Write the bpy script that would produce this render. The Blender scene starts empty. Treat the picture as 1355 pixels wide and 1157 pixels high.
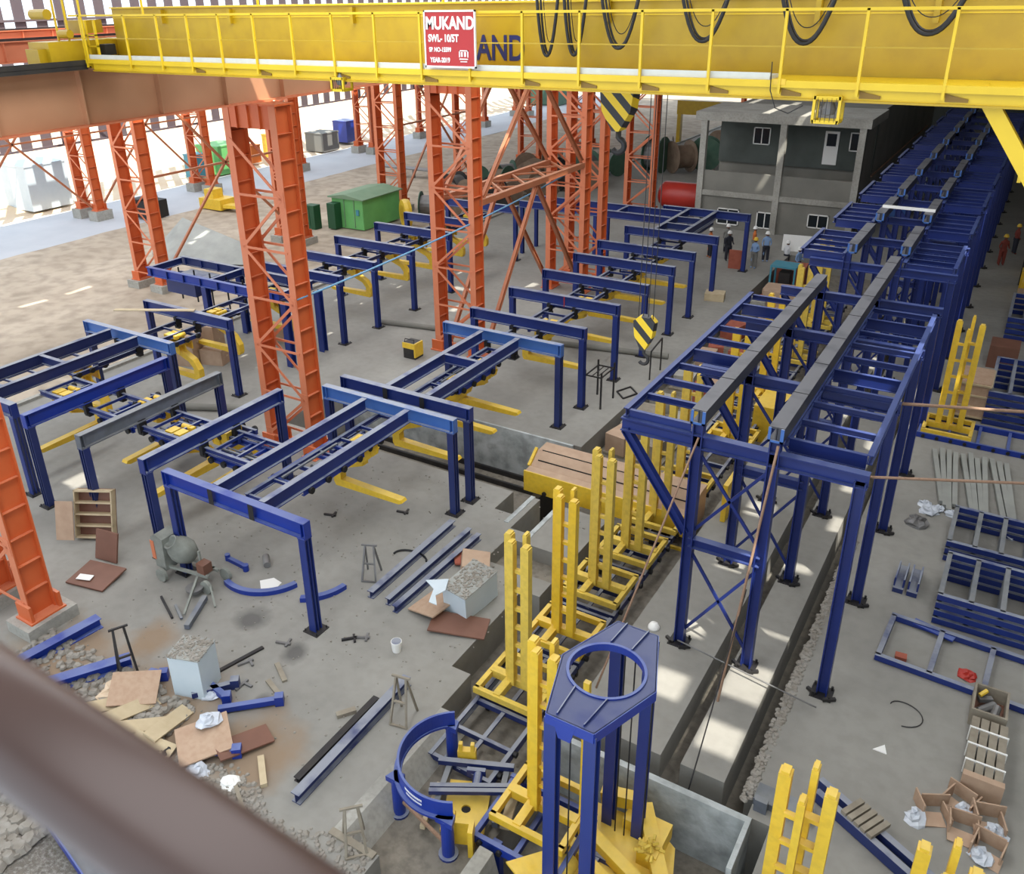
import bpy, math, random
from mathutils import Vector, Matrix
random.seed(7)
sc = bpy.context.scene
COL = sc.collection
# ------------------------------------------------------------ camera, world, sun, exposure
def cam_setup():
    y, p, r = 0.568569, 0.430181, -0.0210068
    A = Matrix(((math.cos(y), math.sin(y), 0), (-math.sin(y), math.cos(y), 0), (0, 0, 1)))
    B = Matrix(((1, 0, 0), (0, 0, -1), (0, 1, 0)))
    Pm = Matrix(((1, 0, 0), (0, math.cos(p), -math.sin(p)), (0, math.sin(p), math.cos(p))))
    R = Matrix(((math.cos(r), -math.sin(r), 0), (math.sin(r), math.cos(r), 0), (0, 0, 1)))
    M = R @ Pm @ B @ A                      # world to camera (x right, y down, z forward)
    W = M.transposed()
    cd = bpy.data.cameras.new('camera'); co = bpy.data.objects.new('camera', cd); COL.objects.link(co)
    m = Matrix((W.col[0], -W.col[1], -W.col[2])).transposed().to_4x4()
    m.translation = (0, 0, 15)
    co.matrix_world = m
    cd.sensor_width = 36; cd.lens = 1148.86 / 1355 * 36
    cd.shift_x = 34.78 / 1355; cd.shift_y = -59.63 / 1355
    cd.clip_start = 0.05; cd.clip_end = 600
    cd.dof.use_dof = True; cd.dof.focus_distance = 22; cd.dof.aperture_fstop = cd.lens / 5.0
    sc.camera = co
    return M
CAM = cam_setup()
def ray_dir(px, py):                        # a viewing direction in world space, used only to measure
    return (CAM.transposed() @ Vector(((px - 642.72) / 1148.86, (py - 518.87) / 1148.86, 1)))
vs = sc.view_settings
vs.view_transform = 'Standard'; vs.look = 'None'; vs.gamma = 1; vs.exposure = 0.0; vs.use_curve_mapping = False
wd = bpy.data.worlds.new('world'); sc.world = wd; wd.use_nodes = True
wb = wd.node_tree.nodes['Background']; wb.inputs[0].default_value = (0.80, 0.90, 1.0, 1); wb.inputs[1].default_value = 2.0
SUN = Vector((-0.42, 0.30, -0.86)).normalized()
sl = bpy.data.lights.new('sun', 'SUN'); sl.energy = 8.5; sl.angle = 0.01; sl.color = (1, 0.95, 0.85)
so = bpy.data.objects.new('sun', sl); COL.objects.link(so); so.rotation_euler = SUN.to_track_quat('-Z', 'Y').to_euler(); so.location = (0, 0, 60)
for k, (lx, ly, sx, sy, e) in enumerate([(-12, 17, 7, 46, 5000), (-30, 22, 7, 52, 4600), (2, 16, 6, 42, 2900), (-16, 60, 16, 26, 900), (-46, 32, 8, 60, 6500)]):  # unseen area lamps added under the roof to brighten the hall
    al = bpy.data.lights.new('roof_fill', 'AREA'); al.shape = 'RECTANGLE'; al.size = sx; al.size_y = sy; al.energy = e; al.color = (0.97, 0.98, 1.0)
    ao = bpy.data.objects.new('roof_fill', al); COL.objects.link(ao); ao.location = (lx, ly, 19.6)

# ------------------------------------------------------------ materials
def s2l(c): return tuple(((v / 255) / 12.92 if v / 255 <= 0.04045 else ((v / 255 + 0.055) / 1.055) ** 2.4) for v in c) + (1,)
MATS = {}
def mat(name, rgb, rough=0.55, metal=0.0, rgb2=None, scale=3.0, amt=0.5, bump=0.0, dust=None, dust_amt=0.7, detail=6, fine=None, fine_scale=40, fine_amt=0.3, rust=None, rust_amt=0.0):
    m = bpy.data.materials.new(name); m.use_nodes = True; nt = m.node_tree; N = nt.nodes; L = nt.links
    b = N['Principled BSDF']; b.inputs['Roughness'].default_value = rough; b.inputs['Metallic'].default_value = metal
    base = s2l(rgb); geo = N.new('ShaderNodeNewGeometry')
    out = None
    def noise(sc_, det=detail):
        n = N.new('ShaderNodeTexNoise'); n.inputs['Scale'].default_value = sc_; n.inputs['Detail'].default_value = det
        L.new(geo.outputs['Position'], n.inputs['Vector']); return n
    def mix(fac, a, c):
        x = N.new('ShaderNodeMix'); x.data_type = 'RGBA'
        if isinstance(fac, float): x.inputs[0].default_value = fac
        else: L.new(fac, x.inputs[0])
        for i, v in ((6, a), (7, c)):
            if isinstance(v, tuple): x.inputs[i].default_value = v
            else: L.new(v, x.inputs[i])
        return x.outputs[2]
    def ramp(src, lo, hi, top=1.0):
        r = N.new('ShaderNodeMapRange'); r.inputs[1].default_value = lo; r.inputs[2].default_value = hi; r.inputs[4].default_value = top
        L.new(src, r.inputs[0]); return r.outputs[0]
    cur = base
    if rgb2: cur = mix(ramp(noise(scale).outputs[0], 0.5 - 0.22, 0.5 + 0.22, amt), cur, s2l(rgb2))
    if fine: cur = mix(ramp(noise(fine_scale, 3).outputs[0], 0.42, 0.68, fine_amt), cur, s2l(fine))
    if rust: cur = mix(ramp(noise(1.3, 8).outputs[0], 0.52, 0.62, rust_amt), cur, s2l(rust))
    if dust:
        sp = N.new('ShaderNodeSeparateXYZ'); L.new(geo.outputs['Normal'], sp.inputs[0])
        up = ramp(sp.outputs[2], 0.6, 0.95, dust_amt)
        nn = ramp(noise(1.7, 5).outputs[0], 0.2, 0.5, 1.0)
        mu = N.new('ShaderNodeMath'); mu.operation = 'MULTIPLY'; L.new(up, mu.inputs[0]); L.new(nn, mu.inputs[1])
        cur = mix(mu.outputs[0], cur, s2l(dust))
    if isinstance(cur, tuple): b.inputs['Base Color'].default_value = cur
    else: L.new(cur, b.inputs['Base Color'])
    if bump:
        bp = N.new('ShaderNodeBump'); bp.inputs['Strength'].default_value = bump; bp.inputs['Distance'].default_value = 0.05
        L.new(noise(scale * 6).outputs[0], bp.inputs['Height']); L.new(bp.outputs[0], b.inputs['Normal'])
    MATS[name] = m
    return m
BLUE = mat('blue_paint', (26, 44, 112), 0.42, 0.0, (36, 58, 130), 0.9, 0.5, dust=(150, 156, 164), dust_amt=0.8)
BLUE2 = mat('navy_paint', (28, 42, 98), 0.45, 0.0, (44, 58, 104), 1.2, 0.5, dust=(150, 154, 160), dust_amt=0.8)
SKYB = mat('light_or_sunlit_blue', (58, 100, 172), 0.42, 0.0, (80, 122, 186), 1.2, 0.5, dust=(170, 172, 170), dust_amt=0.7)  # on portal beams this paler blue stands in for sunlight
GREYB = mat('grey_primer_steel', (104, 110, 124), 0.55, 0.0, (80, 84, 84), 2.5, 0.8, dust=(150, 152, 150), dust_amt=0.5)
TOWERB = mat('dusty_navy_paint', (30, 46, 108), 0.4, 0.0, (52, 64, 116), 1.6, 0.6, dust=(96, 102, 124), dust_amt=0.45)
RAILD = mat('dark_dusty_rail', (52, 54, 62), 0.5, 0.0, (70, 72, 80), 1.4, 0.6, dust=(112, 112, 116), dust_amt=0.7)
RACKB = mat('rack_blue_paint', (22, 38, 102), 0.38, 0.0, (32, 52, 124), 0.9, 0.5, dust=(96, 110, 150), dust_amt=0.45)
PURE = mat('bright_blue_paint', (24, 54, 150), 0.4, 0.0, (20, 42, 124), 1.5, 0.5, dust=(120, 134, 170), dust_amt=0.55)
YEL = mat('yellow_paint', (226, 184, 44), 0.45, 0.0, (236, 202, 70), 2.0, 0.6, fine=(150, 120, 50), fine_scale=7, fine_amt=0.18, dust=(222, 198, 120), dust_amt=0.4)
YELP = mat('pale_yellow_paint', (222, 192, 84), 0.5, 0.0, (206, 176, 62), 2.2, 0.6, fine=(140, 116, 60), fine_scale=7, fine_amt=0.25)
CRY = mat('crane_yellow_paint', (188, 156, 20), 0.42, 0.0, (170, 138, 14), 0.8, 0.7, fine=(150, 118, 20), fine_scale=3, fine_amt=0.3)
CRB = mat('crane_bright_yellow', (226, 192, 34), 0.42, 0.0, (206, 172, 24), 2.0, 0.6)
ORG = mat('orange_paint', (198, 90, 42), 0.5, 0.0, (208, 108, 60), 1.2, 0.6, dust=(214, 160, 130), dust_amt=0.4)
ORF = mat('orange_primer', (208, 126, 90), 0.6, 0.0, (198, 106, 68), 1.0, 0.6)
BRN = mat('brown_oxide_paint', (186, 138, 104), 0.55, 0.0, (168, 120, 88), 0.9, 0.6, dust=(190, 160, 140), dust_amt=0.4)
BRC = mat('brown_brace_paint', (166, 98, 66), 0.5, 0.0, (186, 120, 84), 1.5, 0.5, dust=(210, 170, 140), dust_amt=0.4)
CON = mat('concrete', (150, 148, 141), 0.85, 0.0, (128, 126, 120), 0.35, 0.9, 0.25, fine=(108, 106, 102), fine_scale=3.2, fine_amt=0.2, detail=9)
def add_dirt(m, spots, col):
    nt = m.node_tree; N = nt.nodes; L = nt.links; b = N['Principled BSDF']; src = b.inputs['Base Color'].links[0].from_socket
    geo = N.new('ShaderNodeNewGeometry'); nz = N.new('ShaderNodeTexNoise'); nz.inputs['Scale'].default_value = 1.1; nz.inputs['Detail'].default_value = 10; L.new(geo.outputs['Position'], nz.inputs['Vector'])
    for (x, y, r) in spots:
        d = N.new('ShaderNodeVectorMath'); d.operation = 'DISTANCE'; L.new(geo.outputs['Position'], d.inputs[0]); d.inputs[1].default_value = (x, y, 0)
        ad = N.new('ShaderNodeMath'); ad.operation = 'MULTIPLY_ADD'; L.new(nz.outputs[0], ad.inputs[0]); ad.inputs[1].default_value = r * 1.6; L.new(d.outputs['Value'], ad.inputs[2])
        mr = N.new('ShaderNodeMapRange'); mr.inputs[1].default_value = r * 1.25; mr.inputs[2].default_value = r * 2.0; mr.inputs[3].default_value = .85; mr.inputs[4].default_value = 0; L.new(ad.outputs[0], mr.inputs[0])
        x_ = N.new('ShaderNodeMix'); x_.data_type = 'RGBA'; L.new(mr.outputs[0], x_.inputs[0]); L.new(src, x_.inputs[6]); x_.inputs[7].default_value = s2l(col); src = x_.outputs[2]
    L.new(src, b.inputs['Base Color'])
add_dirt(CON, [(-14.8, 8.2, 2.2), (-18.2, 8.6, 1.6), (-12.2, 9.0, 1.3), (-17.0, 10.4, .7)], (138, 116, 92))
add_dirt(CON, [(-15.3, 12.2, .5), (-13.4, 11.8, .35), (-23.5, 17.5, 1.0), (-12.9, 10.2, .25)], (84, 82, 80))
CONL = mat('pale_concrete', (176, 174, 166), 0.85, 0.0, (140, 138, 130), 0.7, 0.9, 0.25, fine=(110, 108, 100), fine_scale=9, fine_amt=0.3, detail=9)
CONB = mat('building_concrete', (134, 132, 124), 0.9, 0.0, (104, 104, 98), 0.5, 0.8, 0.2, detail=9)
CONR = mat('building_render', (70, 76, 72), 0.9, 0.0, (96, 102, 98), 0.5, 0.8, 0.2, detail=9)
CONW = mat('shuttered_concrete', (196, 202, 202), 0.85, 0.0, (160, 166, 164), 1.5, 0.8, 0.3, fine=(84, 86, 84), fine_scale=2.2, fine_amt=0.5)
DIRT = mat('packed_dirt', (188, 174, 156), 0.95, 0.0, (158, 144, 126), 0.22, 0.9, 0.7, fine=(116, 104, 90), fine_scale=1.1, fine_amt=0.45, detail=12)
SAND = mat('sand', (220, 202, 178), 0.95, 0.0, (204, 176, 142), 0.3, 0.8, 0.6, detail=10)
ROAD = mat('road', (176, 180, 186), 0.9, 0.0, (192, 194, 198), 0.4, 0.7, 0.1)
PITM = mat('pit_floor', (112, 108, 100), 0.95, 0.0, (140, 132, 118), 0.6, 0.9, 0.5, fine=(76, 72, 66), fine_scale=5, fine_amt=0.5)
GRAV = mat('gravel_stone', (156, 152, 144), 0.9, 0.0, (120, 112, 100), 4, 0.8)
GRVB = mat('gravel_bed', (136, 130, 120), 0.95, 0.0, (98, 92, 84), 7, 0.9, 1.0, fine=(190, 186, 178), fine_scale=14, fine_amt=0.6)
BLK = mat('black_rubber', (26, 26, 28), 0.6)
DARK = mat('dark_steel', (44, 44, 48), 0.5, 0.4, (70, 66, 60), 3, 0.6)
STEEL = mat('worn_steel', (128, 128, 128), 0.45, 0.3, (96, 92, 88), 3, 0.6)
WALKM = mat('pale_grating', (206, 208, 200), 0.6, 0.0, (184, 186, 178), 6, 0.5)
SIGNR = mat('sign_red', (176, 42, 44), 0.5, 0.0, (160, 34, 38), 2, 0.4)
WHITE = mat('white_paint', (236, 236, 232), 0.5)
LOGOB = mat('lettering_navy', (30, 38, 96), 0.5)
PLY = mat('plywood', (182, 156, 132), 0.7, 0.0, (168, 138, 114), 3, 0.6, fine=(150, 110, 84), fine_scale=9, fine_amt=0.25)
PLYD = mat('dark_plywood', (122, 84, 68), 0.6, 0.0, (104, 70, 56), 2.5, 0.6)
WOOD = mat('timber', (196, 180, 148), 0.75, 0.0, (172, 152, 120), 4, 0.6)
WOODG = mat('weathered_timber', (150, 142, 126), 0.8, 0.0, (118, 108, 94), 4, 0.7)
BRICK = mat('brick', (166, 92, 72), 0.85, 0.0, (140, 74, 58), 5, 0.7)
CRATE = mat('pale_carton', (186, 160, 136), 0.8, 0.0, (160, 132, 110), 3, 0.6)
GREEN = mat('green_sheet', (112, 186, 108), 0.55, 0.0, (90, 158, 90), 1.0, 0.6)
GREEND = mat('green_roof', (108, 136, 108), 0.7, 0.0, (126, 150, 122), 1.2, 0.6)
GRNDK = mat('dark_green_sheet', (30, 82, 50), 0.55, 0.0, (24, 66, 42), 1.0, 0.5)
RED = mat('red_paint', (176, 48, 36), 0.4, 0.0, (150, 36, 30), 2, 0.5)
TARP = mat('grey_tarpaulin', (158, 160, 154), 0.7, 0.0, (130, 132, 128), 1.2, 0.7)
SPG = mat('spool_green', (58, 92, 76), 0.7, 0.0, (84, 112, 92), 2, 0.6)
SPB = mat('spool_brown', (112, 92, 76), 0.8, 0.0, (146, 130, 110), 2, 0.6)
CLAD = mat('cladding', (92, 82, 88), 0.6, 0.0, (110, 98, 98), 0.6, 0.6)
PLAS = mat('plastic_film', (206, 212, 220), 0.25, 0.0, (170, 178, 190), 5, 0.6)
CABB = mat('pale_blue_sheet', (192, 206, 214), 0.5, 0.0, (208, 218, 224), 2, 0.5)
ROPE = mat('brown_rope', (142, 112, 92), 0.8, 0.0, (170, 140, 116), 20, 0.6)
CYAN = mat('light_blue_rope', (116, 168, 204), 0.6)
TEAL = mat('teal_paint', (70, 140, 160), 0.5)
GLASS = mat('dark_glass', (30, 36, 40), 0.15)
SKIN = mat('skin', (120, 84, 66), 0.6)
PIPE = mat('handrail_paint', (66, 52, 48), 0.38, 0.0, (88, 66, 60), 5, 0.5)
MIXG = mat('cement_dusted_steel', (142, 146, 138), 0.8, 0.0, (112, 114, 108), 4, 0.8)
def stripes(name, c1, c2, sc_, vec):
    m = bpy.data.materials.new(name); m.use_nodes = True; N = m.node_tree.nodes; L = m.node_tree.links; b = N['Principled BSDF']
    g = N.new('ShaderNodeTexCoord'); d = N.new('ShaderNodeVectorMath'); d.operation = 'DOT_PRODUCT'; d.inputs[1].default_value = vec
    L.new(g.outputs['Object'], d.inputs[0]); mu = N.new('ShaderNodeMath'); mu.operation = 'MULTIPLY'; mu.inputs[1].default_value = sc_; L.new(d.outputs['Value'], mu.inputs[0])
    fr = N.new('ShaderNodeMath'); fr.operation = 'FRACT'; L.new(mu.outputs[0], fr.inputs[0]); gt = N.new('ShaderNodeMath'); gt.operation = 'GREATER_THAN'; gt.inputs[1].default_value = 0.5; L.new(fr.outputs[0], gt.inputs[0])
    x = N.new('ShaderNodeMix'); x.data_type = 'RGBA'; x.inputs[6].default_value = s2l(c1); x.inputs[7].default_value = s2l(c2); L.new(gt.outputs[0], x.inputs[0]); L.new(x.outputs[2], b.inputs['Base Color']); b.inputs['Roughness'].default_value = .5
    return m
mat('opening_shade_ochre', (128, 98, 30), .6)  # dark tone for the shaded openings between walkway brackets
HAZ = stripes('hazard_stripes', (232, 196, 34), (40, 40, 42), 3.6, (0.7, 0.2, 0.7))

# ------------------------------------------------------------ mesh helpers
class MB:
    def __init__(s): s.v = []; s.f = []
    def box(s, x0, x1, y0, y1, z0, z1):
        n = len(s.v)
        s.v += [Vector(c) for c in ((x0, y0, z0), (x1, y0, z0), (x1, y1, z0), (x0, y1, z0), (x0, y0, z1), (x1, y0, z1), (x1, y1, z1), (x0, y1, z1))]
        s.f += [tuple(n + i for i in q) for q in ((0, 3, 2, 1), (4, 5, 6, 7), (0, 1, 5, 4), (1, 2, 6, 5), (2, 3, 7, 6), (3, 0, 4, 7))]
        return s
    def cbox(s, c, d, rz=0, tilt=None):
        n = len(s.v); hx, hy, hz = d[0] / 2, d[1] / 2, d[2] / 2
        R = Matrix.Rotation(rz, 3, 'Z')
        if tilt: R = R @ Matrix.Rotation(tilt[0], 3, 'X') @ Matrix.Rotation(tilt[1], 3, 'Y')
        s.v += [Vector(c) + R @ Vector(q) for q in ((-hx, -hy, -hz), (hx, -hy, -hz), (hx, hy, -hz), (-hx, hy, -hz), (-hx, -hy, hz), (hx, -hy, hz), (hx, hy, hz), (-hx, hy, hz))]
        s.f += [tuple(n + i for i in q) for q in ((0, 3, 2, 1), (4, 5, 6, 7), (0, 1, 5, 4), (1, 2, 6, 5), (2, 3, 7, 6), (3, 0, 4, 7))]
        return s
    def frame_of(s, p, q, up):
        p = Vector(p); q = Vector(q); a = (q - p).normalized(); u = Vector(up)
        if abs(a.dot(u.normalized())) > 0.98: u = Vector((0, 1, 0)) if abs(a.y) < .9 else Vector((1, 0, 0))
        sd = a.cross(u).normalized(); u2 = sd.cross(a).normalized()
        return p, q, a, sd, u2
    def bar(s, p, q, w, h, up=(0, 0, 1), o=(0, 0)):
        p, q, a, sd, u = s.frame_of(p, q, up); n = len(s.v)
        for e in (p, q):
            for i, j in ((-1, -1), (1, -1), (1, 1), (-1, 1)): s.v.append(e + sd * (i * w / 2 + o[0]) + u * (j * h / 2 + o[1]))
        s.f += [tuple(n + i for i in t) for t in ((0, 1, 2, 3), (7, 6, 5, 4), (0, 4, 5, 1), (1, 5, 6, 2), (2, 6, 7, 3), (3, 7, 4, 0))]
        return s
    def ibeam(s, p, q, h, w, t=0.03, up=(0, 0, 1)):
        s.bar(p, q, w, t, up, (0, h / 2 - t / 2)); s.bar(p, q, w, t, up, (0, -h / 2 + t / 2)); s.bar(p, q, t * .7, h - 2 * t, up); return s
    def channel(s, p, q, h, w, t=0.02, up=(0, 0, 1), side=1):
        s.bar(p, q, w, t, up, (0, h / 2 - t / 2)); s.bar(p, q, w, t, up, (0, -h / 2 + t / 2)); s.bar(p, q, t, h - 2 * t, up, (side * (w / 2 - t / 2), 0)); return s
    def cyl(s, p, q, r, n=12, r2=None, cap=True):
        r2 = r if r2 is None else r2
        p, q, a, sd, u = s.frame_of(p, q, (0, 0, 1)); k = len(s.v)
        for e, rr in ((p, r), (q, r2)):
            for i in range(n):
                t = 2 * math.pi * i / n; s.v.append(e + sd * rr * math.cos(t) + u * rr * math.sin(t))
        for i in range(n): j = (i + 1) % n; s.f.append((k + i, k + n + i, k + n + j, k + j))
        if cap: s.f.append(tuple(k + i for i in range(n))); s.f.append(tuple(k + n + i for i in range(n - 1, -1, -1)))
        return s
    def tube(s, pts, r, n=8):
        pts = [Vector(p) for p in pts]; k = len(s.v); u = None
        for i, p in enumerate(pts):
            a = (pts[min(i + 1, len(pts) - 1)] - pts[max(i - 1, 0)]).normalized()
            if u is None:
                u = Vector((0, 0, 1)) if abs(a.z) < .9 else Vector((0, 1, 0))
            u = (u - a * u.dot(a)).normalized(); sd = a.cross(u)
            for j in range(n):
                t = 2 * math.pi * j / n; s.v.append(p + sd * r * math.cos(t) + u * r * math.sin(t))
        for i in range(len(pts) - 1):
            for j in range(n):
                b = (j + 1) % n; s.f.append((k + i * n + j, k + (i + 1) * n + j, k + (i + 1) * n + b, k + i * n + b))
        s.f.append(tuple(k + j for j in range(n))); e = k + (len(pts) - 1) * n; s.f.append(tuple(e + j for j in range(n - 1, -1, -1)))
        return s
    def lathe(s, c, prof, n=20, axis='Z', rot=None):
        k = len(s.v); c = Vector(c)
        for r, z in prof:
            for i in range(n):
                t = 2 * math.pi * i / n; v = Vector((r * math.cos(t), r * math.sin(t), z))
                if axis == 'X': v = Vector((v.z, v.x, v.y))
                if axis == 'Y': v = Vector((v.x, v.z, v.y))
                if rot: v = rot @ v
                s.v.append(c + v)
        for m in range(len(prof) - 1):
            for i in range(n):
                j = (i + 1) % n; s.f.append((k + m * n + i, k + m * n + j, k + (m + 1) * n + j, k + (m + 1) * n + i))
        s.f.append(tuple(k + i for i in range(n - 1, -1, -1))); e = k + (len(prof) - 1) * n; s.f.append(tuple(e + i for i in range(n)))
        return s
    def prism(s, poly, z0, z1, M=None):       # poly in x,y; M maps local to world
        k = len(s.v); n = len(poly)
        for z in (z0, z1):
            for x, y in poly:
                v = Vector((x, y, z)); s.v.append(M @ v if M else v)
        s.f.append(tuple(k + i for i in range(n - 1, -1, -1))); s.f.append(tuple(k + n + i for i in range(n)))
        for i in range(n): j = (i + 1) % n; s.f.append((k + i, k + j, k + n + j, k + n + i))
        return s
    def arcband(s, c, r0, r1, a0, a1, z0, z1, n=24):
        k = len(s.v); c = Vector(c)
        for i in range(n + 1):
            t = a0 + (a1 - a0) * i / n
            for r, z in ((r0, z0), (r1, z0), (r1, z1), (r0, z1)): s.v.append(c + Vector((r * math.cos(t), r * math.sin(t), z)))
        for i in range(n):
            b = k + i * 4
            for j in range(4): m = (j + 1) % 4; s.f.append((b + j, b + m, b + 4 + m, b + 4 + j))
        s.f.append((k, k + 3, k + 2, k + 1)); e = k + n * 4; s.f.append((e, e + 1, e + 2, e + 3))
        return s
def wloc(o):
    v = Vector((0, 0, 0))
    while o: v += o.location; o = o.parent
    return v
def obj(name, mb, m, parent=None, smooth=False):
    off = wloc(parent) if parent else Vector((0, 0, 0))
    me = bpy.data.meshes.new(name); me.from_pydata([tuple(v - off) for v in mb.v], [], mb.f)
    me.materials.append(m)
    import bmesh
    b = bmesh.new(); b.from_mesh(me); bmesh.ops.recalc_face_normals(b, faces=b.faces); b.to_mesh(me); b.free()
    if smooth:
        for p in me.polygons: p.use_smooth = True
    o = bpy.data.objects.new(name, me); COL.objects.link(o)
    if parent: o.parent = parent
    return o
def tag(o, label, cat, group=None, kind=None):
    if label: o['label'] = label
    if cat: o['category'] = cat
    if group: o['group'] = group
    if kind: o['kind'] = kind
    return o
def thing(name, label, cat, loc=(0, 0, 0), group=None):
    o = bpy.data.objects.new(name, None); COL.objects.link(o); o.location = loc; o.empty_display_size = .2
    return tag(o, label, cat, group)
def struct(name, mb, m, parent=None):
    o = obj(name, mb, m, parent); o['kind'] = 'structure'; return o
def one(name, mb, m, label, cat, group=None, smooth=False):
    return tag(obj(name, mb, m, None, smooth), label, cat, group)
def dup(root, loc, rz=None, label=None, group=None):
    r = root.copy(); COL.objects.link(r); r.location = loc
    if rz is not None: r.rotation_euler = (0, 0, rz)
    if label: r['label'] = label
    if group: r['group'] = group
    for ch in root.children:
        c = ch.copy(); COL.objects.link(c); c.parent = r
        for g in ch.children:
            d = g.copy(); COL.objects.link(d); d.parent = c
    return r
ORD = ['first', 'second', 'third', 'fourth', 'fifth', 'sixth', 'seventh', 'eighth', 'ninth', 'tenth', 'eleventh', 'twelfth', 'thirteenth', 'fourteenth', 'fifteenth', 'sixteenth', 'seventeenth', 'eighteenth', 'nineteenth', 'twentieth']
def text_mesh(name, txt, size, m, parent, pos, rot, ext=0.006, bold=0.0, sx=1.0):
    cu = bpy.data.curves.new(name, 'FONT'); cu.body = txt; cu.size = size; cu.extrude = ext; cu.offset = bold; cu.align_x = 'LEFT'
    t = bpy.data.objects.new(name + '_src', cu); COL.objects.link(t)
    me = bpy.data.meshes.new_from_object(t.evaluated_get(bpy.context.evaluated_depsgraph_get())); bpy.data.objects.remove(t)
    off = wloc(parent) if parent else Vector((0, 0, 0))
    Mx = Matrix.Translation(Vector(pos) - off) @ rot @ Matrix.Diagonal((sx, 1, 1, 1)); me.transform(Mx)
    me.materials.clear(); me.materials.append(m)
    o = bpy.data.objects.new(name, me); COL.objects.link(o)
    if parent: o.parent = parent
    return o
RX90 = Matrix.Rotation(math.pi / 2, 4, 'X')

# ------------------------------------------------------------ the setting
PITS = [(-33.5, -9.2, 4.5, 6.9, -.42), (-23.0, -12.3, 21.3, 25.2, -1.9), (-12.3, -10.9, 21.3, 25.2, -1.9), (-10.9, -9.2, 21.3, 25.2, -1.9),
        (-12.6, -11.95, 20.1, 21.3, -1.0), (-11.6, -10.9, 19.4, 21.3, -1.0), (-11.4, -9.2, 17.6, 18.9, -0.5),
        (-9.75, -9.2, 13.45, 16.9, -1.0), (-9.2, -6.55, 12.0, 25.2, -0.75), (-12.05, -6.55, 25.2, 54, -0.9),
        (-9.2, -6.55, 8.45, 12.0, -0.5), (-8.05, -6.55, 4.5, 8.45, -0.5), (-6.55, -1.85, 4.5, 12.95, -1.6),
        (-6.55, -2.3, 12.95, 13.5, -1.2), (-4.35, -3.9, 13.5, 62, -0.8), (-2.95, -2.5, 13.2, 80, -1.1)]
def floor_mesh():
    xs = sorted({-33.5, 6.0} | {p[0] for p in PITS} | {p[1] for p in PITS}); ys = sorted({7.5, 130} | {p[2] for p in PITS} | {p[3] for p in PITS} | {4.5})
    def hgt(x, y):
        z = 0.0
        for p in PITS:
            if p[0] < x < p[1] and p[2] < y < p[3]: z = p[4]
        return z
    nx, ny = len(xs) - 1, len(ys) - 1
    H = [[hgt((xs[i] + xs[i + 1]) / 2, (ys[j] + ys[j + 1]) / 2) for j in range(ny)] for i in range(nx)]
    top = MB(); pit = MB()
    def quad(m, a, b, c, d):
        n = len(m.v); m.v += [Vector(a), Vector(b), Vector(c), Vector(d)]; m.f.append((n, n + 1, n + 2, n + 3))
    for i in range(nx):
        for j in range(ny):
            z = H[i][j]; x0, x1, y0, y1 = xs[i], xs[i + 1], ys[j], ys[j + 1]
            if z < 0 or True: quad(pit if z < 0 else top, (x0, y0, z), (x1, y0, z), (x1, y1, z), (x0, y1, z))
            if i + 1 < nx and H[i + 1][j] != z: z2 = H[i + 1][j]; quad(top, (x1, y0, z), (x1, y1, z), (x1, y1, z2), (x1, y0, z2))
            if j + 1 < ny and H[i][j + 1] != z: z2 = H[i][j + 1]; quad(top, (x0, y1, z), (x1, y1, z), (x1, y1, z2), (x0, y1, z2))
    return top, pit
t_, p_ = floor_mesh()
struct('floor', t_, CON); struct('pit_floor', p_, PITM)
# outdoor ground: gently uneven dirt, road, sand bank
def ground(name, x0, x1, y0, y1, m, amp, z, n=60, hill=None):
    g = MB(); rx = (x1 - x0) / n; ry = (y1 - y0) / n
    from mathutils import noise
    for j in range(n + 1):
        for i in range(n + 1):
            x = x0 + rx * i; y = y0 + ry * j
            zz = z + amp * noise.noise(Vector((x * .35, y * .35, 1))) + (hill(x, y) if hill else 0)
            g.v.append(Vector((x, y, zz)))
    for j in range(n):
        for i in range(n): a = j * (n + 1) + i; g.f.append((a, a + 1, a + n + 2, a + n + 1))
    o = struct(name, g, m)
    for p in o.data.polygons: p.use_smooth = True
    return o
ground('ground', -56, -33.5, 5, 150, DIRT, 0.12, -0.10, 90)
ground('ground_beyond_road', -150, -65, -20, 260, SAND, 0.5, -0.15, 70, lambda x, y: 2.2 * max(0, min(1, (-x - 68) / 14)) * (0.6 + 0.4 * math.sin(y * .21)))
ground('ground_near', -34, -9.2, -4, 6.9, GRVB, 0.2, -0.22, 40)
struct('road', MB().box(-65, -56, -20, 260, -.3, -.12), ROAD)
struct('ground_far', MB().box(-56, 60, 130, 260, -.3, -.15), SAND)
struct('floor_east', MB().box(6, 30, -4, 130, -.3, 0), CON)
# slab joints / kerb along the dirt edge
struct('kerb', MB().box(-33.7, -33.45, 9, 110, -.2, .12), CONL)
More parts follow.
